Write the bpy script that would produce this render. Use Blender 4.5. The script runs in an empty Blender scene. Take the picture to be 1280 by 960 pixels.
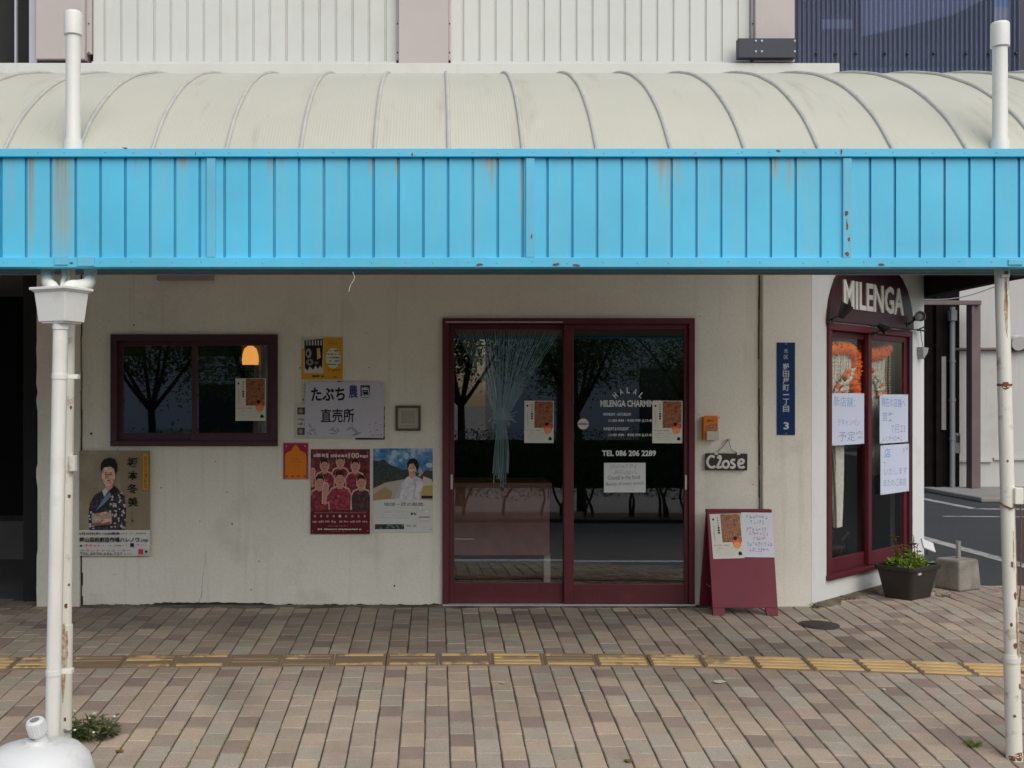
import bpy, bmesh, math, random
from mathutils import Matrix, Vector, noise as mnoise
random.seed(7)
SC = bpy.context.scene
COL = SC.collection
PI = math.pi
# ---------------------------------------------------------------- camera model used for laying the place out (metres, facade at y = YF)
F = 1400.0; CX = 545.0; CY = 500.0; CH = 1.444; YF = 7.87
def wx(px, d=YF): return (px - CX) * d / F
def wz(py, d=YF): return CH - (py - CY) * d / F
def smooth(a, b, x):
    t = min(1, max(0, (x - a) / (b - a))); return t * t * (3 - 2 * t)
def ground(x, y):
    t = max(0.0, YF - y)
    return -(0.015 * t + 0.0135 * t * t) - 0.012 * max(0.0, x - 1) ** 2 * min(t, 3.6) / 2
def ground_hit(px, py):
    d = 7.0
    for _ in range(40):
        d = F * (CH - ground(wx(px, d), d)) / (py - CY)
    return wx(px, d), d
# ---------------------------------------------------------------- materials
def s2l(c):
    c = c / 255.0
    return c / 12.92 if c <= .04045 else ((c + .055) / 1.055) ** 2.4
def srgb(r, g, b): return (s2l(r), s2l(g), s2l(b), 1)
MATS = {}
def newmat(name):
    m = bpy.data.materials.new(name); m.use_nodes = True
    nt = m.node_tree; nt.nodes.clear()
    out = nt.nodes.new('ShaderNodeOutputMaterial')
    return m, nt, out
def nd(nt, t, **kw):
    n = nt.nodes.new(t)
    for k, v in kw.items():
        if k.startswith('i_'):
            n.inputs[k[2:].replace('_', ' ')].default_value = v
        else: setattr(n, k, v)
    return n
def mixc(nt, fac, a, b, mode='MIX'):
    n = nt.nodes.new('ShaderNodeMix'); n.data_type = 'RGBA'; n.blend_type = mode; n.clamp_factor = True
    for sock, v in ((n.inputs[0], fac), (n.inputs[6], a), (n.inputs[7], b)):
        if hasattr(v, 'is_output') or isinstance(v, bpy.types.NodeSocket): nt.links.new(v, sock)
        else: sock.default_value = v
    return n.outputs[2]
def ramp(nt, fac, a, b):
    n = nd(nt, 'ShaderNodeMapRange'); n.inputs[1].default_value = a; n.inputs[2].default_value = b; n.clamp = True
    nt.links.new(fac, n.inputs[0]); return n.outputs[0]
def noise(nt, co, scale, detail=4, rough=.55, stretch=None):
    if stretch:
        mp = nd(nt, 'ShaderNodeMapping'); mp.inputs['Scale'].default_value = stretch
        nt.links.new(co, mp.inputs[0]); co = mp.outputs[0]
    n = nd(nt, 'ShaderNodeTexNoise'); n.inputs['Scale'].default_value = scale; n.inputs['Detail'].default_value = detail
    n.inputs['Roughness'].default_value = rough
    nt.links.new(co, n.inputs['Vector']); return n.outputs['Fac']
def mat(name, col, rough=.6, var=.12, scale=5, bump=0, bscale=120, metal=0, spec=.5, dirt=None, dirt_amt=.5, dirt_scale=3, dirt_lo=.55, dirt_hi=.75,
        streak=None, streak_amt=.4, attr=None, speck=0, speck_scale=150):
    """painted / stone / plastic surface: base colour, broad tone noise, optional dirt patches, optional vertical streaks, fine bump"""
    if name in MATS: return MATS[name]
    m, nt, out = newmat(name)
    p = nd(nt, 'ShaderNodeBsdfPrincipled'); nt.links.new(p.outputs[0], out.inputs[0])
    co = nd(nt, 'ShaderNodeTexCoord').outputs['Object']
    if attr:
        a = nd(nt, 'ShaderNodeAttribute', attribute_name=attr); c = a.outputs['Color']
    else: c = col
    lo = tuple(1 - var for _ in range(3)) + (1,); hi = tuple(1 + var * .6 for _ in range(3)) + (1,)
    tone = mixc(nt, ramp(nt, noise(nt, co, scale), .3, .7), lo, hi)
    c = mixc(nt, 1.0, c, tone, 'MULTIPLY')
    if speck:
        c = mixc(nt, 1.0, c, mixc(nt, ramp(nt, noise(nt, co, speck_scale, 3, .7), .35, .65), (1 - speck,) * 3 + (1,), (1 + speck * .7,) * 3 + (1,)), 'MULTIPLY')
    if dirt:
        f = ramp(nt, noise(nt, co, dirt_scale, 6, .65), dirt_lo, dirt_hi)
        mm = nd(nt, 'ShaderNodeMath', operation='MULTIPLY'); nt.links.new(f, mm.inputs[0]); mm.inputs[1].default_value = dirt_amt
        c = mixc(nt, mm.outputs[0], c, dirt)
    if streak:
        f = ramp(nt, noise(nt, co, 1.0, 5, .6, (14, 14, .7)), .56, .78)
        mm = nd(nt, 'ShaderNodeMath', operation='MULTIPLY'); nt.links.new(f, mm.inputs[0]); mm.inputs[1].default_value = streak_amt
        c = mixc(nt, mm.outputs[0], c, streak)
    nt.links.new(c, p.inputs['Base Color'])
    p.inputs['Roughness'].default_value = rough; p.inputs['Metallic'].default_value = metal
    p.inputs['Specular IOR Level'].default_value = spec
    if bump:
        b = nd(nt, 'ShaderNodeBump'); b.inputs['Strength'].default_value = bump; b.inputs['Distance'].default_value = .004
        nt.links.new(noise(nt, co, bscale, 4), b.inputs['Height']); nt.links.new(b.outputs[0], p.inputs['Normal'])
    MATS[name] = m; return m
def ink(r, g, b, rough=.6):
    k = 'print_%d_%d_%d' % (r, g, b)
    return mat(k, srgb(r, g, b), rough, var=.04, scale=20, spec=.3)
def photo_print(name, cols, scale):
    """speckled printed photograph (a dish of food, foliage, a sky)"""
    if name in MATS: return MATS[name]
    m, nt, out = newmat(name)
    p = nd(nt, 'ShaderNodeBsdfPrincipled'); nt.links.new(p.outputs[0], out.inputs[0]); p.inputs['Roughness'].default_value = .5
    co = nd(nt, 'ShaderNodeTexCoord').outputs['Object']
    r = nd(nt, 'ShaderNodeValToRGB'); e = r.color_ramp.elements
    while len(e) < len(cols): e.new(.5)
    for i, c in enumerate(cols): e[i].position = .38 + .24 * i / (len(cols) - 1); e[i].color = srgb(*c)
    nt.links.new(noise(nt, co, scale, 4, .7), r.inputs[0]); nt.links.new(r.outputs[0], p.inputs['Base Color'])
    MATS[name] = m; return m
def glass(name, tint=(.95, .97, .96, 1), rough=0.0, gain=3.6):
    if name in MATS: return MATS[name]
    m, nt, out = newmat(name)
    fr = nd(nt, 'ShaderNodeFresnel'); fr.inputs[0].default_value = 1.5
    ge = nd(nt, 'ShaderNodeNewGeometry')
    inv = nd(nt, 'ShaderNodeMath', operation='SUBTRACT'); inv.inputs[0].default_value = 1.0; nt.links.new(ge.outputs['Backfacing'], inv.inputs[1])
    mu = nd(nt, 'ShaderNodeMath', operation='MULTIPLY'); nt.links.new(fr.outputs[0], mu.inputs[0]); nt.links.new(inv.outputs[0], mu.inputs[1])
    m2 = nd(nt, 'ShaderNodeMath', operation='MULTIPLY'); nt.links.new(mu.outputs[0], m2.inputs[0]); m2.inputs[1].default_value = gain
    tr = nd(nt, 'ShaderNodeBsdfTransparent'); tr.inputs[0].default_value = tint
    gl = nd(nt, 'ShaderNodeBsdfGlossy'); gl.inputs['Roughness'].default_value = rough; gl.inputs[0].default_value = (1, 1, 1, 1)
    mx = nd(nt, 'ShaderNodeMixShader'); nt.links.new(m2.outputs[0], mx.inputs[0]); nt.links.new(tr.outputs[0], mx.inputs[1]); nt.links.new(gl.outputs[0], mx.inputs[2])
    nt.links.new(mx.outputs[0], out.inputs[0]); MATS[name] = m; return m
def leafmat(name, a, b):
    if name in MATS: return MATS[name]
    m, nt, out = newmat(name)
    p = nd(nt, 'ShaderNodeBsdfPrincipled'); p.inputs['Roughness'].default_value = .5; p.inputs['Specular IOR Level'].default_value = .12
    t = nd(nt, 'ShaderNodeBsdfTranslucent')
    ge = nd(nt, 'ShaderNodeNewGeometry')
    c = mixc(nt, ge.outputs['Random Per Island'], a, b)
    nt.links.new(c, p.inputs['Base Color']); nt.links.new(c, t.inputs[0])
    mx = nd(nt, 'ShaderNodeMixShader'); mx.inputs[0].default_value = .3
    nt.links.new(p.outputs[0], mx.inputs[1]); nt.links.new(t.outputs[0], mx.inputs[2]); nt.links.new(mx.outputs[0], out.inputs[0])
    MATS[name] = m; return m
# ---------------------------------------------------------------- mesh builder
_TXT = {}
def text_geo(s, bold=0.0):
    k = (s, bold)
    if k in _TXT: return _TXT[k]
    c = bpy.data.curves.new('lettering', 'FONT'); c.body = s; c.resolution_u = 2; c.offset = bold
    o = bpy.data.objects.new('lettering', c); COL.objects.link(o)
    dg = bpy.context.evaluated_depsgraph_get(); e = o.evaluated_get(dg); m = e.to_mesh()
    vs = [(v.co.x, v.co.y) for v in m.vertices]; fs = [tuple(p.vertices) for p in m.polygons]
    e.to_mesh_clear(); bpy.data.objects.remove(o); bpy.data.curves.remove(c)
    x0 = min(v[0] for v in vs); x1 = max(v[0] for v in vs); y0 = min(v[1] for v in vs); y1 = max(v[1] for v in vs)
    vs = [((x - x0) / (x1 - x0), (y - y0) / max(1e-6, y1 - y0)) for x, y in vs]
    _TXT[k] = (vs, fs); return _TXT[k]
class MB:
    def __init__(s): s.v = []; s.f = []; s.m = []; s.sm = []; s.mats = []; s.attr = None
    def mi(s, m):
        if m not in s.mats: s.mats.append(m)
        return s.mats.index(m)
    def add(s, vs, fs, m, smooth=False):
        b = len(s.v); s.v += [tuple(v) for v in vs]; i = s.mi(m)
        for f in fs: s.f.append(tuple(b + k for k in f)); s.m.append(i); s.sm.append(smooth)
        return s
    def box(s, x0, x1, y0, y1, z0, z1, m, M=None):
        vs = [(x, y, z) for x in (x0, x1) for y in (y0, y1) for z in (z0, z1)]
        if M is not None: vs = [tuple(M @ Vector(v)) for v in vs]
        return s.add(vs, [(0, 1, 3, 2), (4, 6, 7, 5), (0, 4, 5, 1), (2, 3, 7, 6), (0, 2, 6, 4), (1, 5, 7, 3)], m)
    def flat(s, pts, y, m):                       # polygon in the x-z plane facing -y (pts counter-clockwise seen from -y)
        a = sum(pts[i][0] * pts[(i + 1) % len(pts)][1] - pts[(i + 1) % len(pts)][0] * pts[i][1] for i in range(len(pts)))
        if a < 0: pts = pts[::-1]
        return s.add([(x, y, z) for x, z in pts], [tuple(range(len(pts)))], m)
    def prism(s, pts, y0, y1, m, M=None):         # extrude an x-z polygon along y
        a = sum(pts[i][0] * pts[(i + 1) % len(pts)][1] - pts[(i + 1) % len(pts)][0] * pts[i][1] for i in range(len(pts)))
        if a < 0: pts = pts[::-1]
        n = len(pts); vs = [(x, y0, z) for x, z in pts] + [(x, y1, z) for x, z in pts]
        if M is not None: vs = [tuple(M @ Vector(v)) for v in vs]
        fs = [tuple(range(n)), tuple(range(2 * n - 1, n - 1, -1))] + [(i, i + n, (i + 1) % n + n, (i + 1) % n) for i in range(n)]
        return s.add(vs, fs, m)
    def tube(s, path, r, m, n=12, caps=True, smooth=True):
        P = [Vector(p) for p in path]; R = r if isinstance(r, (list, tuple)) else [r] * len(P)
        vs = []; fs = []; up = None
        for i, p in enumerate(P):
            t = (P[min(i + 1, len(P) - 1)] - P[max(i - 1, 0)]).normalized()
            if up is None:
                up = Vector((0, 0, 1)) if abs(t.z) < .9 else Vector((1, 0, 0))
            a = (up - t * up.dot(t)).normalized(); b = t.cross(a); up = a
            for k in range(n):
                q = 2 * PI * k / n; vs.append(p + (a * math.cos(q) + b * math.sin(q)) * R[i])
        for i in range(len(P) - 1):
            for k in range(n): fs.append((i * n + k, i * n + (k + 1) % n, (i + 1) * n + (k + 1) % n, (i + 1) * n + k))
        s.add(vs, fs, m, smooth)
        if caps:
            L = (len(P) - 1) * n
            s.add(vs[:n], [tuple(range(n - 1, -1, -1))], m); s.add(vs[L:], [tuple(range(n))], m)
        return s
    def lathe(s, prof, c, m, n=32, smooth=True, M=None):   # prof = [(r, z)] from bottom to top
        vs = []; fs = []
        for r, z in prof:
            for k in range(n):
                a = 2 * PI * k / n; v = Vector((r * math.cos(a), r * math.sin(a), z))
                if M is not None: v = M @ v
                vs.append((v.x + c[0], v.y + c[1], v.z + c[2]))
        for i in range(len(prof) - 1):
            for k in range(n): fs.append((i * n + k, i * n + (k + 1) % n, (i + 1) * n + (k + 1) % n, (i + 1) * n + k))
        L = (len(prof) - 1) * n
        s.add(vs, fs, m, smooth); s.add(vs[:n], [tuple(range(n - 1, -1, -1))], m); s.add(vs[L:], [tuple(range(n))], m)
        return s
    def text(s, t, x0, x1, z0, z1, y, m, bold=0.0, rot=0.0, thick=0.0):
        vs, fs = text_geo(t, bold); cx = (x0 + x1) / 2; cz = (z0 + z1) / 2; c, q = math.cos(rot), math.sin(rot)
        o = []
        for u, v in vs:
            a = (u - .5) * (x1 - x0); b = (v - .5) * (z1 - z0)
            o.append((cx + a * c - b * q, y, cz + a * q + b * c))
        s.add(o, fs, m)
        if thick:
            b = len(o); o2 = [(x, y + thick, z) for x, _, z in o]
            ed = {}
            for f in fs:
                for i in range(len(f)):
                    e = (f[i], f[(i + 1) % len(f)]); k = (min(e), max(e)); ed.setdefault(k, []).append(e)
            s.add(o + o2, [(e[0][1], e[0][0], e[0][0] + b, e[0][1] + b) for e in ed.values() if len(e) == 1], m)
        return s
    def build(s, name, parent=None, loc=None, rotz=0, bevel=0, seg=2):
        me = bpy.data.meshes.new(name); me.from_pydata(s.v, [], s.f)
        for m in s.mats: me.materials.append(m)
        me.polygons.foreach_set('material_index', s.m); me.polygons.foreach_set('use_smooth', s.sm)
        if s.attr:
            for an, vals in s.attr.items():
                a = me.color_attributes.new(an, 'FLOAT_COLOR', 'POINT')
                a.data.foreach_set('color', [c for v in vals for c in v])
        me.update()
        if any(s.sm): me.set_sharp_from_angle(angle=math.radians(38))
        o = bpy.data.objects.new(name, me); COL.objects.link(o)
        if parent: o.parent = parent
        if loc: o.location = loc
        if rotz: o.rotation_euler = (0, 0, rotz)
        if bevel:
            b = o.modifiers.new('Bevel', 'BEVEL'); b.width = bevel; b.segments = seg; b.limit_method = 'ANGLE'; b.angle_limit = math.radians(40)
        return o
def tag(o, label, cat, group=None):
    o['label'] = label; o['category'] = cat
    if group: o['group'] = group
    return o
def empty(name, loc, label, cat, group=None, rotz=0):
    o = bpy.data.objects.new(name, None); COL.objects.link(o); o.location = loc; o.rotation_euler = (0, 0, rotz)
    return tag(o, label, cat, group)
def struct(o): o['kind'] = 'structure'; return o
def copy_tree(o, parent=None):
    c = o.copy(); COL.objects.link(c); c.parent = parent
    for ch in list(o.children): copy_tree(ch, c)
    return c
def ell(cx, cz, rx, rz, n=20, a0=0, a1=2 * PI):
    return [(cx + rx * math.cos(a0 + (a1 - a0) * i / n), cz + rz * math.sin(a0 + (a1 - a0) * i / n)) for i in range(n + (0 if a1 - a0 > 6.28 else 1))]
# ---------------------------------------------------------------- materials used all over
STUCCO = mat('off_white_stucco', (.79, .755, .655, 1), .85, .08, 1.2, bump=.45, bscale=120, speck=.05, speck_scale=60, dirt=(.38, .34, .26, 1), dirt_amt=.42, dirt_scale=2.2, dirt_lo=.56, dirt_hi=.8, streak=(.40, .37, .31, 1), streak_amt=.32)
STUCCO_W = mat('white_stucco', (.74, .75, .72, 1), .8, .05, 1.5, bump=.3, bscale=160, dirt=(.35, .33, .28, 1), dirt_amt=.3, dirt_scale=3, streak=(.42, .41, .37, 1), streak_amt=.18)
MOSS = mat('damp_moss', (.035, .035, .022, 1), .9, .3, 20, bump=.5)
ASPH2 = mat('worn_road_asphalt', (.115, .115, .118, 1), .75, .12, .6, bump=.5, bscale=120, dirt=(.07, .07, .072, 1), dirt_amt=.5, dirt_scale=.8)
MAROON = mat('maroon_paint', (.105, .010, .018, 1), .5, .16, 6, bump=.05, bscale=60, dirt=(.16, .05, .05, 1), dirt_amt=.35, dirt_scale=9)
PLUM = mat('dark_plum_paint', (.055, .014, .02, 1), .45, .14, 6, bump=.05, bscale=60, dirt=(.1, .05, .05, 1), dirt_amt=.3, dirt_scale=8)
PVC = mat('white_pvc', (.83, .82, .76, 1), .45, .07, 4, streak=(.6, .52, .36, 1), streak_amt=.35, dirt=(.45, .40, .30, 1), dirt_amt=.45, dirt_scale=4)
POSTW = mat('cream_post_paint', (.83, .80, .69, 1), .5, .06, 4, bump=.1, bscale=90, dirt=(.36, .20, .10, 1), dirt_amt=.75, dirt_scale=8, dirt_lo=.60, dirt_hi=.70, streak=(.50, .32, .15, 1), streak_amt=.55)
STEEL = mat('galvanised_steel', (.45, .45, .44, 1), .4, .1, 20, metal=.7)
ALU = mat('aluminium', (.6, .6, .58, 1), .35, .05, 20, metal=.6)
BLACK = mat('black_plastic', (.012, .012, .013, 1), .4, .1, 20)
RUST = mat('rust', (.22, .08, .03, 1), .85, .3, 60, bump=.3)
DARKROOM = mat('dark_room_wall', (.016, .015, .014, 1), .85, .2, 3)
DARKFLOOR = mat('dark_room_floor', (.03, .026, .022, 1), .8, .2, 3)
CONC = mat('weathered_concrete', (.27, .25, .215, 1), .9, .25, 9, speck=.2, bump=.7, bscale=70, dirt=(.1, .092, .075, 1), dirt_amt=.65, dirt_scale=6, dirt_lo=.5, dirt_hi=.75)
SLAB = mat('pale_concrete_slab', (.25, .245, .23, 1), .9, .15, 2, bump=.3, dirt=(.12, .115, .105, 1), dirt_amt=.5, dirt_scale=2)
ASPH = mat('asphalt', (.036, .037, .039, 1), .85, .15, .8, speck=.3, bump=.7, bscale=180, dirt=(.06, .058, .055, 1), dirt_amt=.5, dirt_scale=1.3)
LINEP = mat('road_paint', (.72, .72, .7, 1), .7, .1, 6, dirt=(.12, .12, .12, 1), dirt_amt=.6, dirt_scale=14, dirt_lo=.58, dirt_hi=.7)
LINEW = mat('worn_road_paint', (.36, .36, .35, 1), .8, .15, 6, dirt=(.06, .06, .06, 1), dirt_amt=.9, dirt_scale=9, dirt_lo=.48, dirt_hi=.66)
GLASS = glass('clear_glass'); GLASS2 = glass('display_glass', gain=1.1)
# ================================================================ SETTING: ground, road, kerb, paving
road = MB(); road.box(-300, 300, -300, 4.32, -.6, -.345, ASPH2); struct(road.build('road'))
far = MB()
far.box(-300, 300, 8.7, 400, -.6, -.075, ASPH); struct(far.build('ground'))
lines = MB()
def strip(p0, p1, w, z, LINEP=LINEP):
    a = Vector((p0[0], p0[1], 0)); b = Vector((p1[0], p1[1], 0)); n = (b - a).normalized(); n = Vector((-n.y, n.x, 0)) * w / 2
    lines.add([(a.x - n.x, a.y - n.y, z), (b.x - n.x, b.y - n.y, z), (b.x + n.x, b.y + n.y, z), (a.x + n.x, a.y + n.y, z)], [(0, 1, 2, 3)], LINEP)
strip((-60, 3.35), (60, 3.35), .15, -.341)
for k in range(-6, 7): strip((k * 10 - 4.5, 1.45), (k * 10 + .5, 1.45), .12, -.341)
strip((5.40, 9.0), (5.33, 14.5), .15, -.071, LINEW)
strip((7.5, 15.6), (7.1, 40), .15, -.071, LINEW); strip((7.5, 15.6), (12, 15.1), .15, -.071, LINEW)
strip((6.6, 14.6), (12, 14.2), .10, -.071, LINEW)
struct(lines.build('road_marking'))
kb = MB()
KERB = mat('kerb_concrete', (.30, .29, .265, 1), .9, .2, 4, bump=.4, dirt=(.12, .11, .1, 1), dirt_amt=.5)
x = -9.0
while x < 6.6:
    z = ground(x + .3, 4.4); kb.box(x, x + .594, 4.30, 4.452, -.6, z, KERB); x += .6
struct(kb.build('kerb', bevel=.012))
# bricks
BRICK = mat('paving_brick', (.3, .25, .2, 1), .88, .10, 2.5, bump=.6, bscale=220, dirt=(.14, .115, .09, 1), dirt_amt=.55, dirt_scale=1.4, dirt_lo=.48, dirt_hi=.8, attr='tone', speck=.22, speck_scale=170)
JOINT = mat('sandy_joint', (.085, .072, .054, 1), .95, .4, 12, bump=.5, dirt=(.09, .10, .035, 1), dirt_amt=.8, dirt_scale=6, dirt_lo=.55, dirt_hi=.65)
pv = MB(); tones = []
rb = random.Random(3)
PAL = [(.46, .365, .275), (.445, .35, .27), (.425, .37, .295), (.41, .365, .29), (.47, .375, .28), (.415, .34, .27), (.43, .35, .28)]
DK = [(.315, .24, .195), (.33, .25, .205), (.35, .275, .22)]
W = .1155; L = .150
ncol = int(15.5 / W)
for i in range(ncol):
    x0 = -8.6 + i * W
    for j in range(-2, 31):
        y0 = 4.455 + (j + (.5 if i % 2 else 0) + rb.uniform(-.02, .02)) * L; y1 = y0 + L
        y0 = max(y0, 4.455); y1 = min(y1, 8.72)
        if y1 - y0 < .02: continue
        if x0 + W < 2.5 and y0 > 8.0: continue
        gx, gy = .0028, .0010
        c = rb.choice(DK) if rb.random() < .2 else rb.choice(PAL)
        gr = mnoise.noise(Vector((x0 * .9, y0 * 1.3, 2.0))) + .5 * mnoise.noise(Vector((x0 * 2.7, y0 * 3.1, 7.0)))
        k = rb.uniform(.9, 1.08) * (.70 if y0 > 7.1 and gr > -.05 and x0 < 1.5 else .78 if y0 > 6.4 and gr > .12 else .85 if gr > .5 else 1); c = tuple(q * k for q in c) + (1,)  # patchy grime plus canopy shade put into the brick tone towards the wall
        dz = rb.gauss(0, .0012)
        tx = rb.uniform(-.001, .001)
        jx = rb.uniform(-.0012, .0012)
        xa, xb, ya, yb = x0 + gx + jx, x0 + W - gx + jx, y0 + gy, y1 - gy
        e = .004
        def g(xx, yy, t=0): return (xx, yy, ground(xx, yy) + dz + t)
        xa, xb, ya, yb = xa + abs(rb.gauss(0, .0009)), xb - abs(rb.gauss(0, .0009)), ya + abs(rb.gauss(0, .0006)), yb - abs(rb.gauss(0, .0006))
        vs = [g(xa + e, ya + e, tx), g(xb - e, ya + e, -tx), g(xb - e, yb - e, -tx), g(xa + e, yb - e, tx),
              g(xa, ya, -.004), g(xb, ya, -.004), g(xb, yb, -.004), g(xa, yb, -.004),
              g(xa, ya, -.014), g(xb, ya, -.014), g(xb, yb, -.014), g(xa, yb, -.014)]
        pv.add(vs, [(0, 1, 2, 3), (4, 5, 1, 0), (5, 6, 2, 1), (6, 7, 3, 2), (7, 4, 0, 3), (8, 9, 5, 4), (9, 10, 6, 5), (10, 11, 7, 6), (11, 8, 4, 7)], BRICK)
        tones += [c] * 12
# bed of sand under the bricks, following the fall of the pavement
nx, ny = 64, 20
vs = []; fs = []
for i in range(nx + 1):
    for j in range(ny + 1):
        xx = -8.6 + 15.5 * i / nx; yy = 4.45 + (8.72 - 4.45) * j / ny; vs.append((xx, yy, ground(xx, yy) - .0065))
for i in range(nx):
    for j in range(ny): fs.append((i * (ny + 1) + j, (i + 1) * (ny + 1) + j, (i + 1) * (ny + 1) + j + 1, i * (ny + 1) + j + 1))
pv.add(vs, fs, JOINT); tones += [(.05, .05, .04, 1)] * len(vs)
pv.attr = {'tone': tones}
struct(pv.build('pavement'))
# tactile strip
TB = mat('worn_tactile_base', (.25, .18, .11, 1), .85, .2, 5, bump=.5, bscale=150, dirt=(.10, .085, .07, 1), dirt_amt=.5, dirt_scale=5)
def yellow_bar(name, wear_lo, wear_hi):
    return mat(name, (.60, .41, .18, 1), .8, .15, 8, bump=.3, dirt=(.26, .185, .11, 1), dirt_amt=1.0, dirt_scale=4.5, dirt_lo=wear_lo, dirt_hi=wear_hi)
YB = [yellow_bar('yellow_bar_bright', .62, .75), yellow_bar('yellow_bar_scuffed', .50, .56), yellow_bar('yellow_bar_bare', .38, .44)]
ctr = [ground_hit(a, b) for a, b in ((-250, 832), (0, 830), (300, 826), (620, 824.5), (850, 826.5), (980, 830), (1240, 838.5), (1480, 848))]
def cy(x):
    for (xa, ya), (xb, yb) in zip(ctr, ctr[1:]):
        if x <= xb: return ya + (yb - ya) * (x - xa) / (xb - xa)
    return ctr[-1][1]
tp = MB(); rt = random.Random(5); x = ctr[0][0]
while x < ctr[-1][0] - .3:
    ca, cb = cy(x), cy(x + .3); a = math.atan2(cb - ca, .3); mx = x + .15; my = (ca + cb) / 2
    def P(u, v, h):
        X = mx + u * math.cos(a) - v * math.sin(a); Y = my + u * math.sin(a) + v * math.cos(a); return (X, Y, ground(X, Y) + h)
    def slab(u0, u1, v0, v1, h, m, e):
        q = [P(u0, v0, -.003), P(u1, v0, -.003), P(u1, v1, -.003), P(u0, v1, -.003), P(u0 + e, v0 + e, h), P(u1 - e, v0 + e, h), P(u1 - e, v1 - e, h), P(u0 + e, v1 - e, h)]
        tp.add(q, [(4, 5, 6, 7), (0, 1, 5, 4), (1, 2, 6, 5), (2, 3, 7, 6), (3, 0, 4, 7)], m)
    slab(-.148, .148, -.120, .120, .0045, TB, .002)
    px = CX + F * mx / my
    for b in range(4):
        v = -.087 + b * .058
        if px > 930: w = 0
        elif px > 640: w = rt.choice((0, 0, 0, 1, 2)) if b in (0, 3) else rt.choice((0, 1, 1, 2))
        elif px > 450: w = 1 if b in (0, 3) else 2
        elif px < 70: w = rt.choice((0, 1, 1))
        else: w = 2 if rt.random() < .85 else 1
        if w == 2 and rt.random() < .5 and 90 < px < 640: continue
        slab(-.135, .135, v - .019, v + .019, .0105, YB[w], .005)
    x += .3005
struct(tp.build('tactile_paving'))
# ================================================================ SHOP BUILDING
shop = empty('shop_building', (0, YF, 0), 'white stucco corner shop building with ribbed white upper wall over the arcade roof', 'building')
def part(mb, name, parent=None, **kw):
    """a part or sub-part whose mesh is drawn in world coordinates"""
    o = mb.build(name, None, **kw); p = parent or shop; o.parent = p
    if p.parent is None:
        o.matrix_parent_inverse = (Matrix.Translation(p.location) @ Matrix.Rotation(p.rotation_euler.z, 4, 'Z')).inverted()
    return o
def wall_grid(mb, x0, x1, z0, z1, holes, yf, yb, m):
    xs = sorted({x0, x1} | {h[0] for h in holes} | {h[1] for h in holes}); zs = sorted({z0, z1} | {h[2] for h in holes} | {h[3] for h in holes})
    for i in range(len(xs) - 1):
        for j in range(len(zs) - 1):
            cx, cz = (xs[i] + xs[i + 1]) / 2, (zs[j] + zs[j + 1]) / 2
            if any(h[0] < cx < h[1] and h[2] < cz < h[3] for h in holes): continue
            a, b, c, d = xs[i], xs[i + 1], zs[j], zs[j + 1]
            mb.add([(a, yf, c), (b, yf, c), (b, yf, d), (a, yf, d)], [(0, 1, 2, 3)], m)
            mb.add([(a, yb, c), (b, yb, c), (b, yb, d), (a, yb, d)], [(3, 2, 1, 0)], m)
    for a, b, c, d in holes:
        mb.add([(a, yf, c), (a, yb, c), (a, yb, d), (a, yf, d)], [(0, 3, 2, 1)], m); mb.add([(b, yf, c), (b, yb, c), (b, yb, d), (b, yf, d)], [(0, 1, 2, 3)], m)
        mb.add([(a, yf, c), (b, yf, c), (b, yb, c), (a, yb, c)], [(0, 1, 2, 3)], m); mb.add([(a, yf, d), (b, yf, d), (b, yb, d), (a, yb, d)], [(3, 2, 1, 0)], m)
WIN = (wx(142), wx(344), wz(554), wz(421)); DOOR = (wx(556), wx(864), -.3, wz(401))
fw = MB(); wall_grid(fw, wx(47), 2.64, -.3, 3.56, [WIN, DOOR], YF, YF + .16, STUCCO)
part(fw, 'front_wall')
# pilasters low down
pl = MB(); r = random.Random(2)
edge = [(wx(47) + (r.uniform(0, .035) if .35 < z < 1.5 else r.uniform(0, .006)), z) for z in [i * .06 - .3 for i in range(64)]]
pl.prism([(wx(101), -.3), (wx(101), 3.5)] + edge[::-1], YF - .03, YF - .002, STUCCO); part(pl, 'wall_pilaster')
pl = MB(); pl.box(wx(951.5), wx(1011.5), YF - .035, YF - .002, -.3, 3.5, STUCCO); part(pl, 'wall_pilaster', bevel=.006)
# damp dirt line along the wall foot and cracks
ms = MB(); r = random.Random(11); x = wx(104); hh = .005; foot = []
while x < wx(553):
    w = r.uniform(.006, .022); hh = .6 * hh + .4 * (max(.001, r.gauss(.007, .007)) + (.015 if wx(190) < x < wx(330) else 0)); foot.append((x, hh)); x += w
ms.prism([(wx(104), -.02)] + foot + [(wx(552), -.02)], YF - .004, YF - .001, MOSS)
part(ms, 'mossy_wall_foot')
for px in (102, 948.5):
    cr = MB(); z = -.02
    while z < 2.6:
        h = r.uniform(.05, .14); w = r.uniform(.004, .011) * (1.5 if z < .3 else 1); xx = wx(px) + r.uniform(-.003, .003)
        cr.box(xx - w / 2, xx + w / 2, YF - .0035, YF - .001, z, z + h, MOSS); z += h
    part(cr, 'wall_crack')
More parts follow.
